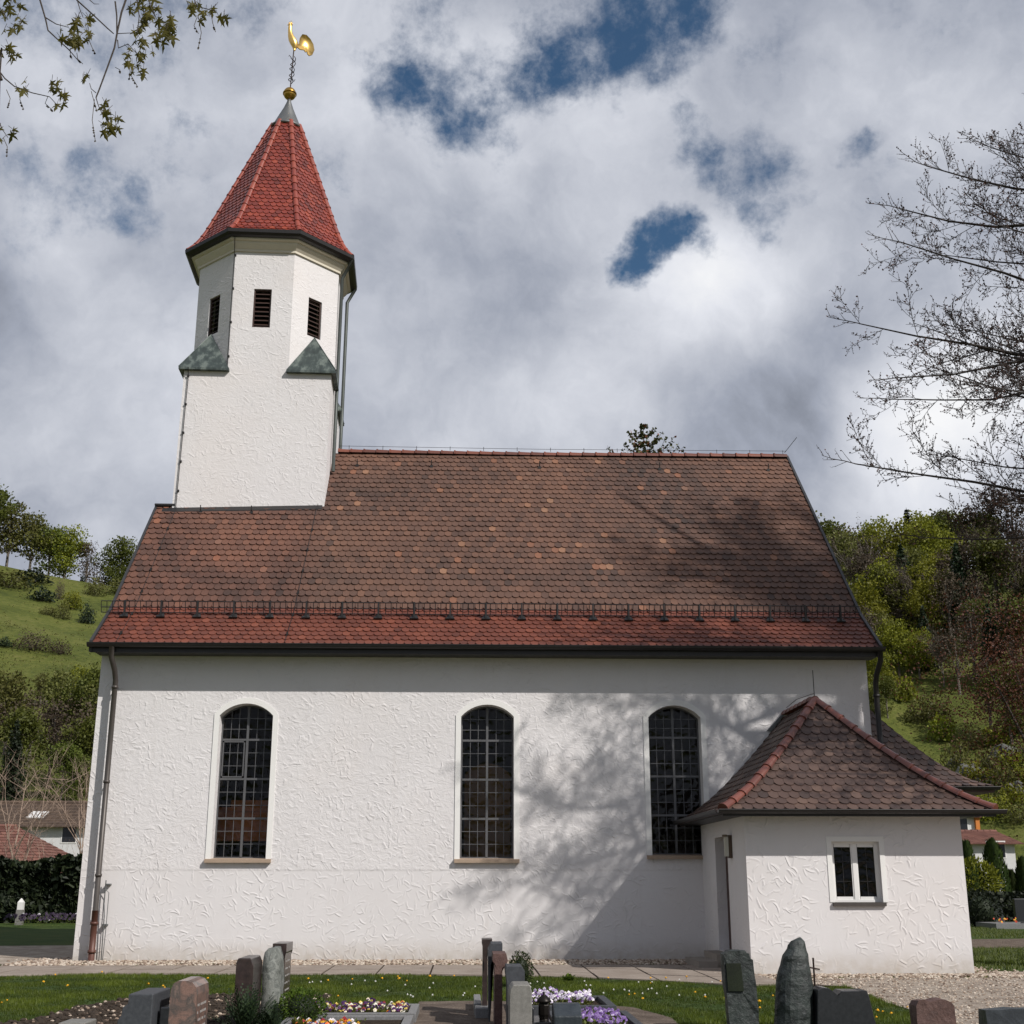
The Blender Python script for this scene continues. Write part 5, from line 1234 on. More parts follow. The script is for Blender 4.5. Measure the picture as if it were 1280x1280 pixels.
# dandelions
M_DAND = simple('dandelion_yellow', (.80, .42, .01), .7, var=.15); M_DAISY = simple('daisy_white', (.75, .74, .70), .7, var=.05)
def flower_proto(name, col, rr, label, cat, group):
    mb = MB(); mb.tube([(0, 0, 0), (.004, 0, .06)], .003, 4, mi=1)
    for k in range(14):
        a = 6.283 * k / 14; mb.add([(0, 0, .064), (math.cos(a - .2) * rr, math.sin(a - .2) * rr, .058 + .008 * (k % 2)), (math.cos(a + .2) * rr, math.sin(a + .2) * rr, .058 + .008 * (k % 2))], [(0, 1, 2)])
    mb.lathe([(rr * .55, .058), (rr * .5, .070), (.001, .078)], (0, 0, 0), 8)
    return tag(mb.build(name, [col, M_LF_MID]), label, cat, group)
dn = flower_proto('dandelion', M_DAND, .024, 'yellow dandelion flower dotted in the lawn grass', 'flower', 'dandelions in the lawn')
ds = flower_proto('daisy', M_DAISY, .014, 'tiny white daisy dotted in the lawn grass', 'flower', 'daisies in the lawn')
pxs = [(53, 1231), (66, 1223), (86, 1236), (3, 1258), (9, 1256), (184, 1236), (204, 1236), (206, 1240), (260, 1226), (386, 1228), (408, 1230), (441, 1229), (475, 1228), (499, 1226), (501, 1228), (509, 1231), (536, 1226), (567, 1225), (423, 1251), (459, 1253), (759, 1226), (813, 1233), (814, 1228), (833, 1228), (858, 1226), (796, 1248), (804, 1252), (786, 1248), (902, 1231), (882, 1253), (908, 1252), (967, 1251), (951, 1267), (949, 1257), (1096, 1271), (1106, 1270), (1136, 1264), (1117, 1273), (1098, 1278), (1056, 1263), (870, 1245), (125, 1220)]
first = True
for px, py in pxs:
    p = ptg(px, py); o = dn if first else dn.copy()
    if not first: C.objects.link(o)
    first = False; o.location = (p.x, p.y, .0); o.rotation_euler = (uni(.1, .5), uni(-.3, .3), rnd() * 6); s_ = uni(.8, 1.25); o.scale = (s_, s_, s_)
first = True
for i in range(44):
    px, py = uni(380, 900), uni(1228, 1252)
    p = ptg(px, py)
    if any(inpoly(p.x, p.y, e) for e in EXCL): continue
    o = ds if first else ds.copy()
    if not first: C.objects.link(o)
    first = False; o.location = (p.x, p.y, 0); o.rotation_euler = (uni(.1, .5), uni(-.3, .3), 0); 

# ================================================================== TREES
def leafq(mb, p, s_, tint, up=.3):
    u = Vector((uni(-1, 1), uni(-1, 1), uni(-1, 1) + up)).normalized(); v = u.cross(Vector((uni(-1, 1), uni(-1, 1), uni(-1, 1)))).normalized()
    mb.add([p - u * s_ - v * s_ * .2, p - v * s_ * .8, p + u * s_, p + v * s_ * .7], [(0, 1, 2, 3)], tint)
def crown_mesh(h, wd, nclump, nleaf, ls, seed, low=.25, lobes=7, squash=1):
    random.seed(seed); mb = MB(); lob = []
    for i in range(lobes):
        a = i * 2.4 + rnd(); rr = wd * .5 * uni(.25, .62); z = h * uni(low + .12, .84); k = 1 - abs((z / h - .55)) * 1.1
        lob.append((Vector((math.cos(a) * rr * k, math.sin(a) * rr * k, z)), wd * uni(.18, .32) * (.7 + .4 * k)))
    lob.append((Vector((0, 0, h * .86)), wd * .20))
    for i in range(nclump):
        c_, r_ = random.choice(lob); d = Vector((random.gauss(0, 1), random.gauss(0, 1), random.gauss(0, 1))).normalized()
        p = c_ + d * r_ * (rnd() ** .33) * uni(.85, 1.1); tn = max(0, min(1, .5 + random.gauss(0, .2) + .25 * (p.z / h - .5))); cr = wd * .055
        for j in range(nleaf):
            q = p + Vector((random.gauss(0, cr), random.gauss(0, cr), random.gauss(0, cr * .7))); leafq(mb, q, ls * uni(.6, 1.3), max(0, min(1, tn + random.gauss(0, .1))))
    return mb, lob
def tree_proto(name, h, wd, m_, nclump=170, nleaf=14, ls=.22, seed=1, bark=M_BARKG, low=.25, lobes=7):
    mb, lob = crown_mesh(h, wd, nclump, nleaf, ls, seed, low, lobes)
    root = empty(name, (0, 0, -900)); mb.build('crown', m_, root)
    tb = MB(); tb.tube([(0, 0, -.5), (0, 0, h * .2), (.1, 0, h * .45), (.0, .1, h * .8)], [h * .022, h * .018, h * .012, h * .004], 7)
    for c_, r_ in lob: tb.tube([(0, 0, h * uni(.2, .4)), (c_.x * .5, c_.y * .5, c_.z * .75), tuple(c_)], [h * .009, h * .006, h * .002], 5)
    tb.build('trunk', bark, root); return root
def bare_proto(name, h, wd, seed, bark, bud=None, dens=1.0, th=1.0):
    random.seed(seed); root = empty(name, (0, 0, -900)); tb = MB(); lf = MB()
    def br(p, d, L_, r_, dep):
        pts = [p]; q = Vector(p); dd = Vector(d)
        for i in range(4):
            dd = (dd + Vector((uni(-1, 1), uni(-1, 1), uni(-.3, .7))) * .18).normalized(); q = q + dd * L_ / 4; pts.append(q.copy())
        tb.tube(pts, [th * r_ * (1 - .2 * i) for i in range(5)], 5 if dep < 2 else 3, caps=False)
        if dep < 3:
            for i in range(int((9 if dep == 0 else 6) * dens)):
                f = uni(.25, 1); j = min(3, int(f * 4)); bp_ = pts[j].lerp(pts[j + 1], f * 4 - j); nd = (dd * .55 + Vector((uni(-1, 1), uni(-1, 1), uni(-.2, .8))).normalized() * .8).normalized(); br(bp_, nd, L_ * uni(.38, .6), r_ * .4, dep + 1)
        if dep >= 2 and bud:
            for i in range(5): leafq(lf, pts[-1 - (i % 4)] + Vector((uni(-.2, .2), uni(-.2, .2), uni(-.2, .2))), .10 * h / 10, rnd())
    br(Vector((0, 0, -.3)), Vector((0, 0, 1)), h * .62, h * .016, 0)
    for i in range(5): a = i * 1.26; br(Vector((0, 0, h * uni(.2, .4))), Vector((math.cos(a) * wd / h, math.sin(a) * wd / h, 1)).normalized(), h * .5, h * .009, 1)
    tb.build('branches', bark, root)
    if bud: lf.build('buds', bud, root)
    return root
def conifer_proto(name, h, wd, m_, seed, nb=26, npb=26, ls=.22, bark=M_BARK):
    random.seed(seed); root = empty(name, (0, 0, -900)); mb = MB(); tb = MB(); tb.tube([(0, 0, -.3), (0, 0, h * .5), (0, 0, h)], [h * .018, h * .01, h * .002], 6)
    for i in range(nb):
        f = (i + .5) / nb; z = h * (.08 + .9 * f); R0 = wd * .5 * (1 - f) ** .85 + wd * .02
        nbr = 8 if f < .8 else 6
        for k in range(nbr):
            a = k * 6.283 / nbr + i * .7 + uni(-.2, .2); Rk = R0 * uni(.75, 1.12); e = Vector((math.cos(a) * Rk, math.sin(a) * Rk, z - Rk * .28)); s_ = Vector((0, 0, z)); md = s_.lerp(e, .6) + Vector((0, 0, -Rk * .04))
            tb.tube([s_, md, e + Vector((0, 0, Rk * .08))], [h * .003, h * .002, h * .001], 3, caps=False)
            n = max(4, int(npb * Rk / (wd * .5)) + 3)
            for j in range(n):
                g = (j + .5) / n; p = (s_.lerp(md, g / .6) if g < .6 else md.lerp(e, (g - .6) / .4)) + Vector((uni(-1, 1), uni(-1, 1), uni(-.7, .3))) * (.10 * Rk + ls * .5); leafq(mb, p, ls * uni(.6, 1.2), max(0, min(1, random.gauss(.45, .2))), -.2)
    mb.build('crown', m_, root); tb.build('trunk', bark, root); return root
def shrub_proto(name, wd, h, m_, seed, n=700, ls=.2):
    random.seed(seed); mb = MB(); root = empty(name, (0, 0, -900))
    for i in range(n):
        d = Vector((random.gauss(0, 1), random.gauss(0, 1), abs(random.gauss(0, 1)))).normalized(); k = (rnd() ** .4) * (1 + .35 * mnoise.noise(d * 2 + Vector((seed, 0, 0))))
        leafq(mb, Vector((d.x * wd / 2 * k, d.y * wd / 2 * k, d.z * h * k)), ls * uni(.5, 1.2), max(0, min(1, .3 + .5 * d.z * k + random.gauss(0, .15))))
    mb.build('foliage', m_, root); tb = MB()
    for i in range(5): a = i * 1.3; tb.tube([(0, 0, -.2), (math.cos(a) * wd * .2, math.sin(a) * wd * .2, h * .5), (math.cos(a) * wd * .3, math.sin(a) * wd * .3, h * .8)], [.06, .04, .015], 4)
    tb.build('stems', M_BARK, root); return root
used = {}
def place(proto, loc, sc, label, cat, group=None, rz=None, sxy=None):
    o = proto if proto not in used else copy_tree(proto); used[proto] = 1
    o.location = loc; sx = sc * (sxy or 1); o.scale = (sx, sx, sc); o.rotation_euler = (0, 0, rnd() * 6.28 if rz is None else rz); return tag(o, label, cat, group)
T_BR = [tree_proto('beech_tree', 12, 10, M_LF_BRIGHT, seed=s, nclump=300) for s in (11, 12)]
T_RD = [tree_proto('round_tree', 12, 11, M_LF_MID, seed=15, nclump=520, low=.02, lobes=14)]
T_MD = [tree_proto('broadleaf_tree', 12, 10, M_LF_MID, seed=s, nclump=300) for s in (21, 22)]
T_OL = [tree_proto('budding_tree', 12, 9, M_LF_OLIVE, seed=s, nclump=240, nleaf=12) for s in (31, 32)]
T_BN = [tree_proto('budding_tree', 12, 9, M_LF_BROWN, seed=s, nclump=150, nleaf=9, ls=.18) for s in (41, 42)]
T_BA = [bare_proto('bare_tree', 12, 8, s, M_BARKG, M_LF_BROWN) for s in (51, 52)]
T_CO = [conifer_proto('conifer_tree', 14, 6, M_LF_DARK, s, ls=.28) for s in (61, 62)]
S_DK = [shrub_proto('juniper_shrub', 4, 3, M_LF_DARK, s) for s in (71,)]
S_OL = [shrub_proto('hawthorn_shrub', 5, 3.2, M_LF_OLIVE, s) for s in (72,)]
S_BR = [shrub_proto('green_shrub', 4, 3.2, M_LF_BRIGHT, s) for s in (73,)]
S_BN = [shrub_proto('bare_shrub', 5, 3, M_LF_BROWN, s, 900, .14) for s in (74,)]
random.seed(99)
def sc_of(p, hp, h0):   # scale so that height in photo pixels = hp
    return hp * (p - Vector((CAMX, CAMY, CAMZ))).length / FPX / h0
def hp(px, py, K, hpx, label, cat, group=None, h0=12, wpx=None, w0=None):
    p = hill(px, py); s_ = sc_of(p, hpx, h0); sxy = None
    if wpx: sxy = (wpx / hpx) / (w0 / h0)
    return place(random.choice(K), p, s_, label, cat, group, None, sxy)
# left crest, left to right
hp(-22, 708, T_MD, 95, 'green tree at the far left end of the hilltop row', 'tree')
hp(8, 708, T_OL, 90, 'olive budding tree, leftmost within the hilltop row', 'tree')
hp(38, 704, T_OL, 82, 'tall thin-leaved tree, second along the hilltop row', 'tree')
hp(62, 704, T_MD, 68, 'fresh green tree, third along the hilltop row', 'tree')
hp(82, 702, T_BR, 72, 'light green rounded tree, fourth along the hilltop row', 'tree')
hp(110, 700, T_BN, 62, 'brown bare-looking tree right of the light green one on the crest', 'tree')
hp(153, 697, T_RD, 70, 'lone round bright green tree on the hill crest left of the roof', 'tree', wpx=56, w0=10)
hp(178, 692, T_BN, 48, 'grey-brown budding tree touching the roof edge on the crest', 'tree')
# slope shrubs
SH = [(40, 728, S_DK, 24, 60, 'wide dark juniper clump high on the left meadow'), (10, 735, S_OL, 26, 60, 'olive shrub at the left picture edge high on the meadow'), (104, 724, S_DK, 36, 12, 'slim dark juniper column below the brown crest tree'), (124, 722, S_BN, 46, 36, 'brown bare thicket right of the slim juniper'),
      (35, 735, S_DK, 12, 18, 'small dark bush beside a pale boulder on the meadow'), (52, 752, S_DK, 26, 44, 'low wide dark bush below the meadow boulder'), (74, 750, S_BN, 34, 14, 'pale bare little tree beside the low wide dark bush'), (90, 762, S_BR, 32, 36, 'bright green bush in the middle of the meadow'),
      (78, 775, S_OL, 28, 24, 'darker green bush left of the cone shaped juniper'), (108, 780, S_DK, 34, 26, 'cone shaped dark juniper in the meadow'), (118, 745, S_OL, 30, 30, 'olive bush above the cone shaped juniper'), (150, 745, S_OL, 26, 40, 'olive bush near the roof edge on the slope'),
      (165, 700, S_DK, 12, 20, 'small dark shrub under the lone round tree'), (150, 775, S_OL, 24, 30, 'grey-green bush beside the eave end of the roof'), (42, 815, S_BN, 32, 56, 'brown bare hedge-like thicket low on the meadow'), (5, 810, S_DK, 16, 26, 'dark bush at the left edge low on the meadow'), (75, 820, S_BN, 24, 34, 'brown thicket right of the hedge-like one'),
      (130, 700, S_OL, 14, 24, 'small olive shrub on the crest between the brown tree and the round tree'), (60, 770, S_OL, 14, 24, 'tiny low bush below the wide dark one')]
for px, py, K, h_, w_, lb in SH: hp(px, py, K, h_ * .72, lb, 'shrub', None, 3.0, w_ * .85, 4.5)
G1 = 'trees at the foot of the left hill'
for i, (px, py, K, h_) in enumerate([(5, 945, T_OL, 95), (35, 960, T_BN, 90), (70, 935, T_OL, 90), (100, 905, T_BR, 62), (118, 945, T_MD, 100), (60, 985, T_BN, 100), (90, 990, T_BN, 110), (20, 990, T_MD, 90), (-20, 930, T_OL, 90), (-30, 980, T_BN, 110), (110, 1000, T_MD, 90), (140, 900, T_OL, 80), (50, 885, T_OL, 40), (130, 970, T_OL, 110), (150, 990, T_MD, 120), (75, 1010, T_MD, 70), (100, 1015, T_MD, 60), (10, 1010, T_CO, 85)]):
    nm = {id(T_OL): ('olive budding tree in the grove at the foot of the left hill', 'olive'), id(T_BN): ('brown leafless-looking tree in the grove at the foot of the left hill', 'brown'), id(T_MD): ('dark green tree in the grove at the foot of the left hill', 'green'), id(T_BR): ('single yellow-green tree rising above the grove at the left eave', 'lime'), id(T_CO): ('single dark conifer at the left edge of the grove above the red roof', 'conifer')}[id(K)]
    hp(px, py, K, h_, nm[0], 'tree', None if nm[1] in ('lime', 'conifer') else G1 + ', ' + nm[1])
# right wooded hill
G2 = 'trees on the wooded right hillside'
LB = {'br': ('bright spring green beech on the wooded right hillside', T_BR), 'md': ('mid green tree on the wooded right hillside', T_MD), 'ol': ('olive half-leafed tree on the wooded right hillside', T_OL), 'bn': ('brown budding tree on the wooded right hillside', T_BN), 'ba': ('grey leafless tree on the wooded right hillside', T_BA), 'co': ('dark conifer on the wooded right hillside', T_CO)}
def rt(px, py, k, h_): hp(px, py, LB[k][1], h_, LB[k][0], 'tree', G2 + ', ' + {'br': 'bright green', 'md': 'mid green', 'ol': 'olive', 'bn': 'brown', 'ba': 'leafless', 'co': 'conifers'}[k], 14 if k == 'co' else 12)
for px, py, k, h_ in [(1008, 690, 'br', 100), (1030, 700, 'md', 90), (1045, 705, 'bn', 75), (990, 690, 'ol', 80), (1065, 700, 'ol', 70), (1085, 715, 'bn', 75), (1100, 730, 'br', 80), (1120, 740, 'br', 85), (1140, 715, 'co', 100), (1160, 710, 'br', 90), (1180, 700, 'md', 85), (1200, 690, 'ol', 85), (1220, 690, 'bn', 92), (1245, 690, 'bn', 105), (1270, 690, 'bn', 105), (1300, 690, 'bn', 100), (1330, 690, 'ol', 90),
                      (1075, 780, 'ba', 110), (1095, 790, 'bn', 100), (1060, 760, 'ol', 90), (1115, 800, 'ol', 90), (1135, 790, 'co', 110), (1150, 800, 'ba', 90), (1165, 790, 'br', 90), (1130, 770, 'br', 80), (1185, 780, 'bn', 90), (1205, 790, 'co', 110), (1225, 780, 'bn', 100), (1250, 780, 'md', 100), (1280, 780, 'bn', 100), (1310, 780, 'co', 110), (1105, 840, 'ol', 70), (1125, 850, 'br', 70), (1085, 850, 'bn', 90), (1095, 870, 'br', 60), (1150, 850, 'br', 60), (1160, 840, 'co', 80), (1180, 860, 'ba', 70), (1200, 870, 'bn', 80), (1220, 850, 'bn', 90), (1245, 860, 'co', 100), (1270, 860, 'bn', 100), (1300, 860, 'md', 100), (1240, 920, 'bn', 90), (1265, 930, 'md', 90), (1290, 930, 'bn', 100), (1110, 900, 'md', 50), (1095, 905, 'md', 40), (1350, 800, 'md', 110), (1350, 900, 'bn', 110), (1390, 850, 'md', 110), (1380, 720, 'ol', 90)]: rt(px, py, k, h_)
for i in range(34):
    px, py = uni(1040, 1330), uni(700, 830); rt(px, py, random.choice(['br', 'br', 'br', 'ol', 'ol', 'bn', 'ba', 'md'] if px < 1185 else ['bn', 'bn', 'co', 'ol', 'ba', 'md', 'bn']), uni(55, 95))
for i in range(10): rt(uni(1110, 1290), uni(960, 990), random.choice(['md', 'ol', 'bn']), uni(30, 45)) if False else None
for i, (px, py) in enumerate([(1235, 985), (1255, 990), (1280, 985), (1225, 1010), (1265, 1008), (1200, 968), (1218, 985), (1240, 965), (1262, 972), (1285, 955), (1180, 930), (1150, 905), (1132, 880), (1215, 940), (1245, 935), (1272, 925), (1110, 862), (1170, 900), (1250, 1025), (1275, 1030), (1232, 1030)]): hp(px, py, S_OL if i % 2 else S_BR, uni(20, 34), 'green bush on the open lower slope of the right hillside', 'shrub', 'bushes on the lower right slope', 3, 40, 4.5)
mb = MB(); n_s = 0
while n_s < 5200:
    az = R(uni(-24, -11) if n_s % 2 else uni(13, 29)); r_ = uni(80, 228); x, y = CAMX + r_ * math.sin(az), CAMY + r_ * math.cos(az)
    n_s += 1; dn_ = mnoise.noise(Vector((x * .05, y * .05, 4)))
    if az < 0 and dn_ < .05 and rnd() < .75: continue
    z = H(x, y); k = uni(.15, .55) * (1 + dn_)
    for j in range(9): leafq(mb, Vector((x + random.gauss(0, k), y + random.gauss(0, k), z + abs(random.gauss(0, k * .6)))), .09 * uni(.6, 1.4), rnd(), .8)
tag(mb.build('scrub', M_LF_OLIVE), 'low olive scrub and tall grass tufts scattered over the hillsides', 'scrub', kind='stuff')
# rocks
for i, (px, py, s_) in enumerate([(1195, 958, .8), (1212, 972, 1.3), (1228, 985, 1.1), (1256, 950, 1.5), (1270, 992, 1.0)]):
    p = hill(px, py); mb = MB(); n = 12; N = 8; vs = []
    for a in range(N + 1):
        for k in range(n):
            ph = math.pi * a / N; an = 6.283 * k / n; v = Vector((math.sin(ph) * math.cos(an) * 1.2, math.sin(ph) * math.sin(an), math.cos(ph) * 1.1)); v *= s_ * (1 + .35 * mnoise.noise(v * 1.7 + Vector((i * 5, 0, 0)))); v += mnoise.noise_vector(v * 1.5) * .25; vs.append(tuple(v))
    mb.add(vs, [(a * n + k, a * n + (k + 1) % n, (a + 1) * n + (k + 1) % n, (a + 1) * n + k) for a in range(N) for k in range(n)])
    o = mb.build('rock', M_ROCK); o.location = p; tag(o, 'pale grey limestone crag poking out of the right hillside above the houses', 'rock', 'limestone crags on the right hillside')
p = hill(38, 728); mb = MB(); mb.lathe([(.9, 0), (1.0, .3), (.6, .7), (.1, .8)], (0, 0, 0), 7); o = mb.build('boulder', M_ROCK); o.location = p; tag(o, 'small pale boulder lying high on the left meadow', 'boulder')
# spruce behind the church
top = pt(804, 531, 22)
random.seed(5)
def spruce():
    root = empty('spruce_tree', (top.x, 22, 0)); mb = MB(); tb = MB(); h = top.z
    tb.tube([(0, 0, 0), (0, 0, h * .6), (0, 0, h)], [.28, .14, .01], 8)
    z = h - .05
    while z > 2:
        dz = h - z; R0 = min(3.6, .10 + dz * .95) if dz < 2.2 else min(4.2, 2.1 + (dz - 2.2) * .22); nb = 6
        if dz > 5 and rnd() < .0: pass
        for k in range(nb):
            a = k * 6.283 / nb + z * 5 + uni(-.3, .3); Rk = R0 * uni(.7, 1.15)
            pts = [Vector((math.cos(a) * Rk * f, math.sin(a) * Rk * f, z - .20 * Rk * math.sin(f * 3.1) - .05 * f * Rk + .42 * Rk * f * f)) for f in (0, .25, .5, .75, 1)]
            tb.tube(pts, [.025, .02, .016, .012, .005], 3, caps=False)
            n = int(8 + Rk * (26 if dz < 4 else 14))
            for j in range(n):
                f = uni(.12, 1); i = min(3, int(f * 4)); p = pts[i].lerp(pts[i + 1], f * 4 - i) + Vector((uni(-1, 1), uni(-1, 1), uni(-1, .4))) * .09
                leafq(mb, p, (.07 if dz < 4 else .16) * uni(.7, 1.3), rnd() if dz < 3 else rnd() * .9, -.3)
        z -= .36 if dz < 4 else .55
    mb.build('crown', M_LF_CONE, root); tb.build('trunk', M_BARK, root); return tag(root, 'spruce with brown cones whose top shows above the church ridge', 'tree')
spruce()

# ------------------------------------------------------------------ left background: hedge, houses, birches
def hedge(name, x0, x1, y0, y1, h, n, size, m_, label, cat='hedge', bump_=.35):
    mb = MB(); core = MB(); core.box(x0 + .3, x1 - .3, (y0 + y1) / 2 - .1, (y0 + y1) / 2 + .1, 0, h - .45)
    for i in range(n):
        f = rnd()
        if f < .62: x, y, z = uni(x0, x1), y0 + abs(random.gauss(0, .12)), uni(0, h)
        elif f < .88: x, y, z = uni(x0, x1), uni(y0, y1), h - abs(random.gauss(0, .12))
        else: x, y, z = random.choice((x0, x1)), uni(y0, y1), uni(0, h)
        b = bump_ * mnoise.noise(Vector((x * .9, y * .9, z * .9))); z2 = z * (1 + b * .3) ; leafq(mb, Vector((x, y - b * .5, z2)), size * uni(.6, 1.3), rnd())
    cx, cy = (x0 + x1) / 2, (y0 + y1) / 2
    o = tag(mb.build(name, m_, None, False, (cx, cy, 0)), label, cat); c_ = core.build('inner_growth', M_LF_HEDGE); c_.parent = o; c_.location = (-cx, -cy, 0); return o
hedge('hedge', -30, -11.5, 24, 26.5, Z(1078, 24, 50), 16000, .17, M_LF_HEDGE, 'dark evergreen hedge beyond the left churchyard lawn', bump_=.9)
M_ROOFR = tilemat('red_house_roof', [(0, (.15, .06, .045)), (1, (.25, .11, .08))], .8)
M_ROOFB = tilemat('brown_house_roof', [(0, (.08, .052, .036)), (1, (.14, .092, .062))], .8)
M_HW = simple('house_render', (.62, .62, .62), .85, var=.06); M_WINB = simple('dark_window_glass', (.02, .022, .026), .15, var=.1)
def rooftiles(mb, a, b, c_, d_, rows=16, t=.03):
    """slope a-b eave, d-c ridge, stepped rows"""
    for i in range(rows):
        f0, f1 = i / rows, (i + 1) / rows; p0, p1 = a.lerp(d_, f0), b.lerp(c_, f0); q0, q1 = a.lerp(d_, f1), b.lerp(c_, f1); n = (b - a).cross(d_ - a).normalized() * t
        k = max(2, int((p1 - p0).length / .35))
        for j in range(k):
            g0, g1 = j / k, (j + .96) / k; mb.add([p0.lerp(p1, g0) + n, p0.lerp(p1, g1) + n, q0.lerp(q1, g1), q0.lerp(q1, g0), p0.lerp(p1, g0) - n, p0.lerp(p1, g1) - n], [(0, 1, 2, 3), (0, 4, 5, 1)], rnd())
def house(name, x0, x1, y0, y1, ze, zr, rm, label, hip=0., ov=.5, wins=(), sky=None, wallm=M_HW):
    cx, cy = (x0 + x1) / 2, (y0 + y1) / 2; root = empty(name, (cx, cy, 0)); w_ = MB(); w_.box(x0, x1, y0, y1, -.1, ze)
    off = Vector((cx, cy, 0))
    def ad(mb, nm, m_, par=root): o = mb.build(nm, m_); o.parent = par; o.location = -off if par is root else (0, 0, 0); return o
    r_ = MB(); a, b = Vector((x0 - ov, y0 - ov, ze)), Vector((x1 + ov, y0 - ov, ze)); c2, d2 = Vector((x1 + ov - hip, cy, zr)), Vector((x0 - ov + hip, cy, zr)); e, f = Vector((x1 + ov, y1 + ov, ze)), Vector((x0 - ov, y1 + ov, ze))
    if hip < .1:
        w_.prism([(x0, y0, ze), (x0, y1, ze), (x0, cy, zr - .35)], (x1 - x0, 0, 0))
    ad(w_, 'wall', wallm)
    rooftiles(r_, a, b, c2, d2); rooftiles(r_, e, f, d2, c2)
    if hip > .1: rooftiles(r_, b, e, c2, c2); rooftiles(r_, f, a, d2, d2)
    r_.add([a, b, e, f], [(0, 1, 2, 3)]); rr = ad(r_, 'roof', rm)
    rd = MB(); half_tiles(rd, [d2, c2], .14, .45); ad(rd, 'ridge_tiles', rm, rr)
    for (wx, wz, ww, wh) in wins:
        q = MB(); q.box(wx - ww / 2 - .08, wx + ww / 2 + .08, y0 - .03, y0 - .0, wz - wh / 2 - .08, wz + wh / 2 + .08); fo = ad(q, 'window', M_WFRAME); g = MB(); g.box(wx - ww / 2, wx + ww / 2, y0 - .045, y0 - .03, wz - wh / 2, wz + wh / 2); g2 = g.build('pane', M_WINB); g2.parent = fo
    if sky:
        fx, ff, sw, sh = sky; q = MB(); p = a.lerp(b, fx).lerp(d2.lerp(c2, fx), ff); s2 = (d2 - a).normalized(); n = Vector((0, -s2.z, s2.y)).normalized() * .08 if True else 0
        u = Vector((sw / 2, 0, 0)); v = s2 * sh / 2; v.x = 0; q.add([p - u - v + n, p + u - v + n, p + u + v + n, p - u + v + n, p - u - v, p + u - v, p + u + v, p - u + v], [(0, 1, 2, 3), (0, 4, 5, 1), (1, 5, 6, 2), (2, 6, 7, 3), (3, 7, 4, 0)]); ad(q, 'skylight', M_WFRAME)
    return tag(root, label, 'house')
x1 = X(84, 34, 1080); house('house', x1 - 12, x1 - .6, 34, 41, Z(1092, 34, 50), Z(1033, 37.5, 30), M_ROOFR, 'house with weathered red tiled hip roof behind the dark hedge', hip=3.6, wins=((x1 - 3, 1.4, 1, 1),))
x1 = X(112, 52, 1040); house('house', x1 - 20, x1, 52, 60, Z(1034, 52, 50), Z(1003, 56, 30), M_ROOFB, 'white house with long brown tiled roof and skylight behind the red roofed one', sky=(.80, .45, 1.0, 1.2), wins=((x1 - 1.2, Z(1043, 52, 90), .8, .9),))
for px, yy, lab, s_ in [(14, 30, 'pale bare birch with forked trunk in front of the red roof', 52), (100, 46, 'thin bare pale tree beside the church corner', 50)]:
    pass
random.seed(31)
bt = bare_proto('birch_tree', 12, 6, 77, M_BIRCH, None, 1.1, .5)
o = place(bt, (X(15, 29, 1090), 29, 0), .62, 'pale bare birch with forked trunk in front of the red roof', 'tree', rz=.4)
o2 = place(bt, (X(101, 44, 1060), 44, 0), .70, 'thin bare pale tree beside the church corner', 'tree', rz=2.4)
# small white grave lantern on the lawn by the hedge
p = pt(25, 1143, 22); root = empty('stone_lantern', (p.x, 22, 0)); tag(root, 'small white grave lantern in front of the dark hedge at left', 'lantern')
mb = MB(); mb.box(-.12, .12, -.12, .12, 0, .55); mb.build('pedestal', M_GR_LIGHT, root); mb = MB(); mb.box(-.10, .10, -.10, .10, .55, .80); mb.lathe([(.15, .80), (.02, .95)], (0, 0, 0), 4, R(45)); mb.build('lantern_body', M_WFRAME, root)
pansies('heather', -16, -11.2, 19.0, 20.6, .05, 300, [(0, (.02, .010, .025)), (.6, (.04, .02, .055)), (.97, (.5, .48, .5))], 'dark purple heather bed in front of the hedge', .04, .35)  # petal colours darkened to stand in for the shade on the bed

# ------------------------------------------------------------------ right background
def thuja(px, base, hpx, wpx, Y, label, seed):
    random.seed(seed); p = pt(px, base, Y); wpx *= 1.25; k = (Y - CAMY) / FPX; h = hpx * k * 1.0; w_ = wpx * k
    root = empty('thuja_tree', (p.x, Y, 0)); mb = MB(); tb = MB(); tb.tube([(0, 0, 0), (0, 0, h * .9)], [.10, .02], 6); tb.build('trunk', M_BARK, root)
    for i in range(2600):
        f = rnd() ** 1.15; rr = w_ / 2 * (1.0 - .15 * (1 - f) if f < .2 else (1 - f) ** .42) * (1 + .18 * mnoise.noise(Vector((f * 9, seed, i % 7)))); a = rnd() * 6.283; r2 = rr * (1 - abs(random.gauss(0, .15)))
        z = f * h; u = Vector((math.cos(a) * .3, math.sin(a) * .3, 1)).normalized(); v = Vector((-math.sin(a + uni(-1, 1)), math.cos(a), 0)).normalized(); q = Vector((math.cos(a) * r2, math.sin(a) * r2, z)); s_ = .16 * uni(.6, 1.2)
        mb.add([q - v * s_ * .35, q + u * s_ * .2 - v * 0, q + v * s_ * .35, q + u * s_ * 1.3], [(0, 1, 2, 3)], max(0, min(1, random.gauss(.5, .22))))
    mb.build('crown', M_LF_THUJA, root); return tag(root, label, 'tree')
thuja(1213, 1116, 90, 26, 26, 'dark thuja column half hidden by the annex corner', 1)
thuja(1224, 1116, 62, 16, 27, 'short slim thuja behind the yellow-green bush', 2)
thuja(1246, 1116, 92, 34, 26, 'tallest dark thuja column of the right hand row', 3)
thuja(1266, 1116, 54, 16, 27, 'short slim thuja right of the tallest one', 4)
thuja(1281, 1116, 70, 20, 26, 'thuja column cut by the right picture edge', 5)
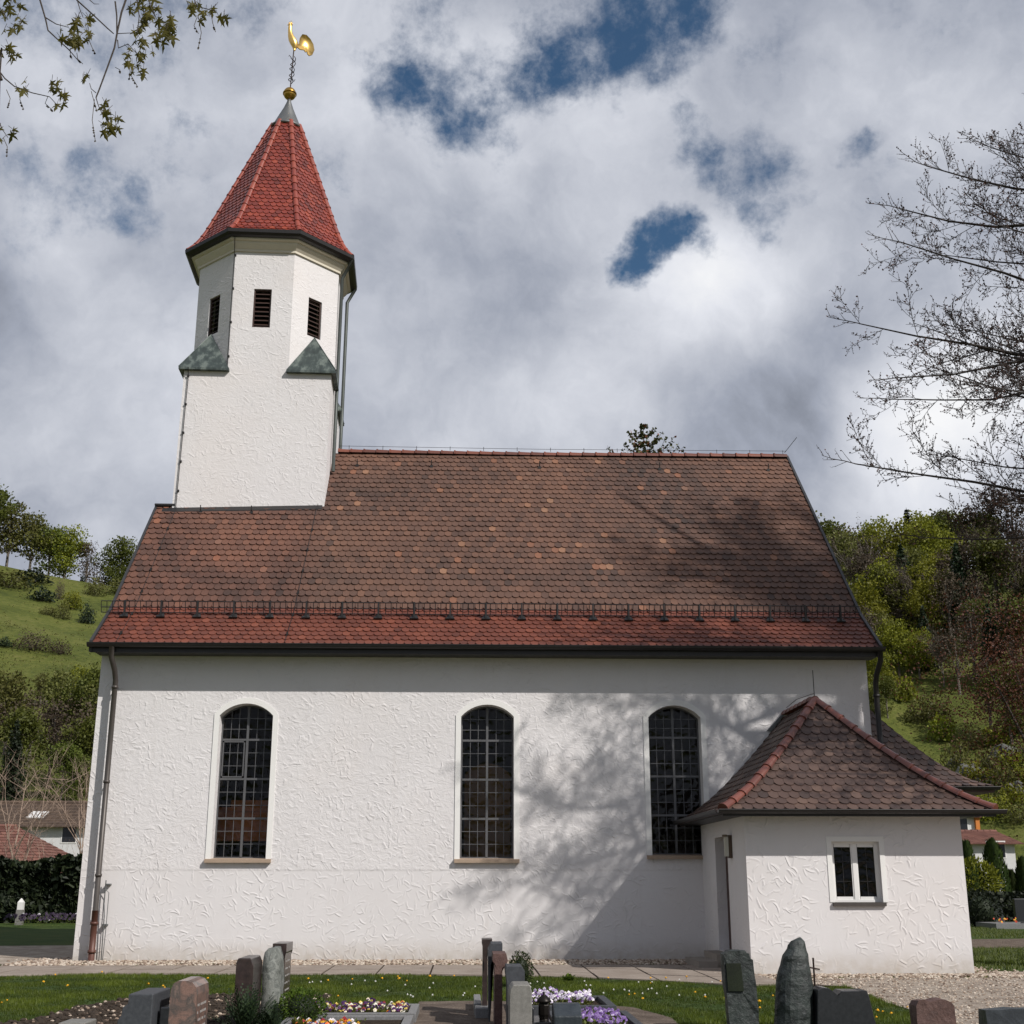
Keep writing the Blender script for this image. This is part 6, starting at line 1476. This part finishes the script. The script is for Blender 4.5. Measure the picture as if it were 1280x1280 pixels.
c_ = pt(1220, 1120, 24.5); leafball('forsythia_bush', (c_.x, 24.5, .8), 1.0, .7, .8, 1500, .09, M_LF_BRIGHT, 'yellow-green bush below the thujas at right', 'bush', core=False)
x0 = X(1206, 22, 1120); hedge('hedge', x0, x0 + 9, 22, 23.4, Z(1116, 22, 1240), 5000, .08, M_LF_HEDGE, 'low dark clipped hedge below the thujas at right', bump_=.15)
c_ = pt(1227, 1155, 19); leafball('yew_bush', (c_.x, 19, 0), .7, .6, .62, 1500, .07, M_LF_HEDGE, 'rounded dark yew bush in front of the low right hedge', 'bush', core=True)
p = pt(1246, 1150, 19.5); prof = [(p.x - .25, 0), (p.x + .28, 0), (p.x + .26, .3), (p.x + .15, .75), (p.x + .0, 1.0), (p.x - .14, .95), (p.x - .24, .5)]
stone('gravestone', 'distant dark irregular gravestone below the right hedge', prof, 19.4, 19.6, M_GR_GREENBLK, amp=.03, sc=4, seed=2)
p = pt(1272, 1150, 19.5); stone('gravestone', 'distant dark rectangular gravestone at the right edge below the hedge', [(p.x + .0, 0), (p.x + .6, 0), (p.x + .6, .95), (p.x + .0, .95)], 19.6, 19.8, M_GR_BLACK)
p = pt(1262, 1158, 17.5); kerb_frame('grave_bed', p.x - .75, p.x + .95, 16.8, 18.6, .18, .12, 'distant kerbed grave with red and yellow flowers at the right edge')
pansies('grave_flowers', p.x - .5, p.x + .3, 17.0, 17.8, .08, 12, [(0, (.5, .05, .02)), (.4, (.8, .5, .03)), (.75, (.6, .08, .02))], 'red and yellow flowers on the distant kerbed grave', .03, .22)
x0 = X(1221, 60, 1040)
house('house', x0 - 7, x0 + 2.5, 60, 68, Z(1055, 60, 1220), Z(1039, 64, 1220), M_ROOFR, 'white house with pale red roof above the thujas at right', wins=((x0 + 1.2, Z(1062, 60, 1220), 1.2, 1.0),))
x0 = X(1220, 84, 1020)
house('house', x0 - 6, x0 - .2, 84, 90, Z(1022, 84, 1215), Z(1002, 87, 1215), M_ROOFR, 'small white gabled house with orange corner post beside the annex gutter', wins=((x0 - 1.5, Z(1030, 84, 1215), 1.3, 1.0),))
q = [x for x in bpy.data.objects if x.get('label', '').startswith('small white gabled')][0]
mb = MB(); mb.box(0, .35, -.3, 0, 0, 1); o = mb.build('corner_post', simple('orange_wood', (.55, .18, .03), .7)); o.parent = q; o.location = (x0 - .2 - q.location.x, -3 , 0); o.scale = (1, 1, Z(1020, 84, 1215))
# copper beech, mid distance right
random.seed(8)
mbc, lob = crown_mesh(15, 15, 800, 26, .06, 88, .22, 10); pc = pt(1310, 1000, 34)
root = empty('copper_beech_tree', (pc.x + 1.0, 34, 0)); mbc.build('crown', M_LF_COPPER, root); tb = MB(); tb.tube([(0, 0, 0), (0, 0, 5), (.3, 0, 13)], [.35, .25, .05], 8)
for c_, r_ in lob: tb.tube([(0, 0, uni(3, 6)), tuple(c_ * .6 + Vector((0, 0, 1.5))), tuple(c_)], [.12, .07, .02], 5)
tb.build('trunk', M_BARK, root); tag(root, 'reddish brown copper beech hanging in at the right picture edge', 'tree')

# ------------------------------------------------------------------ big bare beech in front, right of the frame
random.seed(4)
def bigtree():
    bx, by = 15.8, -7.2; root = empty('beech_tree', (bx, by, 0)); O = Vector((bx, by, 0)); tb = MB(); bd = MB()
    trunk = [Vector((bx, by, 0)), Vector((bx - .1, by, 3)), Vector((bx + .1, by + .1, 7)), Vector((bx, by, 12)), Vector((bx + .2, by, 18)), Vector((bx + .4, by, 26))]
    tb.tube([p - O for p in [trunk[0] - Vector((0, 0, .2))] + trunk], [.48, .42, .36, .30, .22, .13, .03], 12)
    def tat(z):
        for a, b in zip(trunk, trunk[1:]):
            if a.z <= z <= b.z: return a.lerp(b, (z - a.z) / (b.z - a.z))
        return trunk[-1].copy()
    def twig(p, d, L_, r_, dep):
        n = 3; pts = [p]; q = p.copy(); dd = d.copy()
        for i in range(n):
            dd = (dd + Vector((uni(-1, 1), uni(-1, 1), uni(-.5, .9))) * .22).normalized(); q = q + dd * L_ / n; pts.append(q.copy())
        r_ = max(r_, .0052); tb.tube([x - O for x in pts], [r_, r_ * .85, r_ * .7, max(.0036, r_ * .45)], 3, caps=False)
        if dep > 0:
            k = int(L_ / .15) + 2
            for i in range(k):
                f = (i + uni(.2, .9)) / k; j = min(2, int(f * 3)); b = pts[j].lerp(pts[j + 1], f * 3 - j); sd = dd.cross(Vector((uni(-1, 1), uni(-1, 1), uni(-1, 1)))).normalized()
                nd = (dd * .75 + sd * .75 + Vector((0, 0, uni(-.15, .45)))).normalized(); twig(b, nd, L_ * uni(.22, .42) * (1.1 - f * .5) + .08, r_ * .55, dep - 1)
        m_ = 3 if dep == 0 else 2
        for i in range(m_):
            b = pts[-1 - (i % n)] + Vector((uni(-.02, .02), uni(-.02, .02), uni(-.01, .03))); leafq(bd, b - O, uni(.011, .026), rnd(), .3)
    def limb(z0, tgt, r_, dens=1.0, arc=.12, sub=1.0):
        s_ = tat(z0); e = Vector(tgt) + Vector((.5, 0, 0)); Lb = (e - s_).length; c1 = s_.lerp(e, .4) + Vector((0, 0, Lb * arc)); pts = []
        for i in range(11):
            f = i / 10; p = s_ * (1 - f) ** 2 + c1 * 2 * f * (1 - f) + e * f * f; p = p + Vector((0, 0, -Lb * .30 * f * f * (1 - f))); p += mnoise.noise_vector(p * .55 + Vector((z0, 0, 0))) * 1.05 * math.sin(math.pi * min(1, f * 1.2)) ; pts.append(p)
        tb.tube([x - O for x in pts], [r_ * (1 - f / 10.5) ** 1.3 + .009 for f in range(11)], 6, caps=False)
        n = int(Lb / .34 * dens * .66)
        for i in range(n):
            f = .42 + .58 * (i + rnd()) / n; j = min(9, int(f * 10)); b = pts[j].lerp(pts[j + 1], f * 10 - j); d = (pts[j + 1] - pts[j]).normalized(); sd = (d.cross(Vector((0, 0, 1))) * uni(-1, 1) + Vector((0, 0, 1)) * uni(-.7, 1)).normalized()
            nd = (d * .75 + sd * uni(.5, 1.0)).normalized()
            twig(b, nd, (Lb * .30 * (1.15 - f) + .35) * uni(.6, 1.15) * sub, max(.006, r_ * .32 * (1.1 - f)), 2)
        twig(pts[-1], (pts[-1] - pts[-2]).normalized(), .6, .012, 1)
    # limbs reaching over the churchyard to the left
    vis = [(10.6, (6.69, -6.5, 11.5), .10, .03), (12.6, (7.76, -6.2, 14.08), .09, .03), (12.3, (7.1, -7.2, 10.14), .08, .02), (8.2, (6.56, -6.0, 8.93), .08, .05), (13.4, (8.3, -6.4, 14.9), .08, .02), (11.4, (7.28, -7.4, 12.7), .07, .03),
           (13.8, (9.66, -6.3, 15.4), .07, .02), (14.2, (10.73, -6.8, 15.9), .07, .02), (8.6, (7.97, -5.4, 7.7), .06, .0), (7.6, (9.3, -7.8, 8.3), .06, .05), (11.6, (7.7, -5.0, 10.6), .06, -.02), (12, (8.8, -7.8, 12.9), .07, .05), (9, (9.0, -4.6, 12.2), .06, .05), (10, (8.2, -8.2, 9.6), .06, .02), (8.4, (8.9, -5.0, 9.4), .05, .03),
           (13, (9.2, -5.2, 13.6), .06, .0), (10.5, (8.7, -6.9, 11.2), .06, .03), (9.3, (8.2, -7.0, 10.3), .06, -.03), (14, (9.9, -7.6, 14.6), .06, .03), (8, (8.6, -6.6, 8.2), .05, -.02), (11, (9.6, -6.0, 10.4), .05, .06)]
    for z0, tg, r_, ar in vis: limb(z0, tg, r_ * 1.15, 1.0, ar, 1.0)
    # rest of the crown, above and to the right
    for i in range(26):
        a = i * 2.399; R0 = uni(2.0, 5.0); z = uni(18, 26); limb(uni(12, 19), (bx + 4.0 + math.cos(a) * R0, by + math.sin(a) * R0 * .8, z), .08, 1.15, .04, 1.25)
    for i in range(2): limb(uni(10, 15), (bx + uni(2, 5), by + uni(-4, 4), uni(13, 17)), .07, .9, .05)
    for i in range(5):
        a = i * 1.2 - 2.2; limb(uni(5, 8), (bx + abs(math.cos(a)) * 5 + .5, by + math.sin(a) * 4, uni(8, 12)), .07, .8, .1)
    tb.build('branches', simple('dark_beech_bark', (.030, .024, .021), .9, var=.3, scale=5), root); bd.build('buds', M_BUD, root)
    return tag(root, 'large budding beech whose bare brown branches reach in from the right', 'tree')
bigtree()
# ------------------------------------------------------------------ plane tree twigs, upper left, near the camera
random.seed(14)
def maple_leaf(mb, p, tip, nrm, s_, t_):
    u = tip.normalized(); v = nrm.cross(u).normalized(); n = v.cross(u)
    out = [(0, 0), (.12, -.02), (.40, -.16), (.30, .04), (.16, .14), (.40, .20), (.66, .42), (.36, .36), (.13, .34), (.20, .62), (.13, .72), (0, 1.08), (-.13, .72), (-.20, .62), (-.13, .34), (-.36, .36), (-.66, .42), (-.40, .20), (-.16, .14), (-.30, .04), (-.40, -.16), (-.12, -.02)]
    vs = [p + u * b * s_ + v * a * s_ * .9 + n * (abs(a) * .35 * s_) for a, b in out]; c_ = p + u * .3 * s_; n0 = len(out)
    mb.add(vs + [c_], [(i, (i + 1) % n0, n0) for i in range(n0)], t_)
def plane():
    bx, by = -8.2, -20.5; root = empty('maple_tree', (bx, by, 0)); O = Vector((bx, by, 0)); tb = MB(); lf = MB(); ck = MB()
    tb.tube([Vector((0, 0, -.2)), Vector((0, 0, 3)), Vector((.2, -.1, 6)), Vector((.1, 0, 9.5)), Vector((.3, 0, 12))], [.34, .28, .22, .14, .04], 12)
    Y0 = -21.5
    P = lambda px, py, dy=0: pt(px, py, Y0 + dy) - O
    def line(pts, r0, r1): 
        n = len(pts); tb.tube(pts, [(r0 + (r1 - r0) * i / (n - 1)) * (.62 if r0 < .012 else 1) for i in range(n)], 6, caps=True)
    line([Vector((.15, -.05, 7)), Vector((2.5, -.5, 8.3)), P(60, -90), P(147, -40), P(150, -10)], .10, .010)
    line([Vector((.2, -.1, 6.2)), Vector((2.6, -.6, 7.6)), P(-60, -60), P(20, -60), P(95, -30), P(150, -10)], .08, .009)
    line([Vector((.2, -.1, 5.2)), Vector((2.8, -.6, 6.2)), P(-70, 60), P(-8, 75), P(2, 100)], .05, .008)
    line([P(160, -8), P(152, 15), P(147, 38), P(143, 60), P(134, 85), P(124, 112), P(120, 122)], .0095, .006)
    line([P(120, 122), P(123, 132), P(128, 143)], .005, .003); line([P(120, 116), P(114, 111), P(112, 104)], .004, .003)
    line([P(94, -20), P(96, 0), P(118, 20), P(134, 35), P(142, 42)], .008, .005); line([P(144, 2), P(146, 20), P(146, 42)], .008, .006); line([P(146, 42), P(168, 41)], .004, .003); line([P(147, 50), P(148, 60), P(160, 55), P(172, 68)], .006, .003)
    line([P(40, -40), P(50, 0), P(57, 24), P(60, 38), P(75, 52), P(86, 62), P(98, 76)], .0095, .004); line([P(57, 22), P(70, 30), P(85, 34)], .006, .003); line([P(-20, -10), P(0, 10), P(10, 24)], .006, .003)
    line([P(95, -5), P(100, 12), P(104, 22)], .005, .003)
    line([P(2, 60), P(0, 90), P(6, 98), P(18, 108), P(40, 116), P(62, 121), P(74, 134)], .008, .003); line([P(0, 90), P(-1, 130), P(-2, 160)], .007, .005); line([P(-2, 150), P(3, 162), P(10, 172)], .005, .003)
    line([P(200, -60), P(180, -20), P(188, 8), P(196, 24)], .008, .003); line([P(170, -8), P(174, 20), P(172, 40)], .006, .003); line([P(230, -40), P(240, -10), P(246, 8), P(262, 12), P(270, 14)], .007, .003); line([P(112, 0), P(118, 5), P(124, 5)], .004, .002)
    cl = [(8, 12, 7), (22, 24, 6), (12, 40, 3), (4, 62, 4), (12, 66, 4), (30, 106, 4), (66, 108, 4), (74, 122, 5), (8, 166, 4), (90, 22, 6), (104, 20, 4), (84, 42, 5), (96, 44, 7), (110, 44, 5), (100, 50, 4), (168, 8, 6), (184, 4, 7), (194, 12, 5), (176, 28, 7), (186, 22, 5), (206, 24, 7), (214, 28, 5), (172, 44, 5), (204, 40, 7), (210, 46, 5), (166, 62, 6), (182, 70, 6), (160, 76, 4), (174, 86, 4), (112, 98, 3), (134, 132, 5), (136, 144, 5), (140, 152, 6), (132, 156, 4), (240, 6, 4), (248, 4, 4), (258, 12, 4), (276, 14, 4), (246, 16, 3), (16, 2, 4)]
    for px, py, n in cl:
        for k in range(n):
            dy = uni(-.12, .12); p = P(px + uni(-9, 9), py + uni(-7, 9), dy); a = uni(-2.7, -.3); tip = Vector((math.cos(a) * .8 + (.15), uni(-.5, .5), math.sin(a))); nrm = Vector((uni(-.9, .9), -1, uni(-.8, .8)))
            q = p - tip.normalized() * .03; tb.tube([q - Vector((0, 0, -.008)), p], .0015, 3, caps=False); maple_leaf(lf, p, tip, nrm, uni(.030, .074), max(0, min(1, random.gauss(.45, .22))))
    for px, py, L_ in [(248, 20, 42), (246, 22, 20), (264, 18, 22), (118, 124, 52), (114, 114, 26), (96, 66, 14), (88, 60, 14), (165, 80, 28), (161, 78, 22), (112, 52, 14), (28, 112, 24), (60, 120, 18), (4, 172, 22), (8, 112, 22), (194, 38, 20), (144, 84, 6)]:
        p0 = P(px, py); p1 = P(px + uni(-4, 6), py + L_ * .5); p2 = P(px + uni(-3, 8), py + L_); ck.tube([p0, p1, p2], .0022, 3, caps=False)
        for k in range(5): q = p1.lerp(p2, uni(.2, 1)); ck.add([q, q + Vector((.007, 0, -.006)), q + Vector((0, 0, -.014)), q + Vector((-.007, 0, -.006))], [(0, 1, 2, 3)], .3)
    for i in range(7): a = i * 1.9 + 1.5; e = Vector((math.cos(a) * 3 - 1.2, math.sin(a) * 2.2, uni(8, 12))); line([Vector((.1, 0, uni(6, 9))), e * .6 + Vector((0, 0, 3.4)), e], .07, .01)
    tb.build('branches', M_BARK, root); lf.build('leaves', M_LF_PLANE, root); ck.build('catkins', M_LF_BROWN, root)
    return tag(root, 'young-leaved maple branch with hanging catkins at the upper left', 'tree')
plane()
for pr_ in [T_RD, T_BR, T_MD, T_OL, T_BN, T_BA, T_CO, S_DK, S_OL, S_BR, S_BN]:
    for p_ in pr_:
        if p_ not in used:
            for ch in [x for x in bpy.data.objects if x.parent == p_]: bpy.data.objects.remove(ch)
            bpy.data.objects.remove(p_)
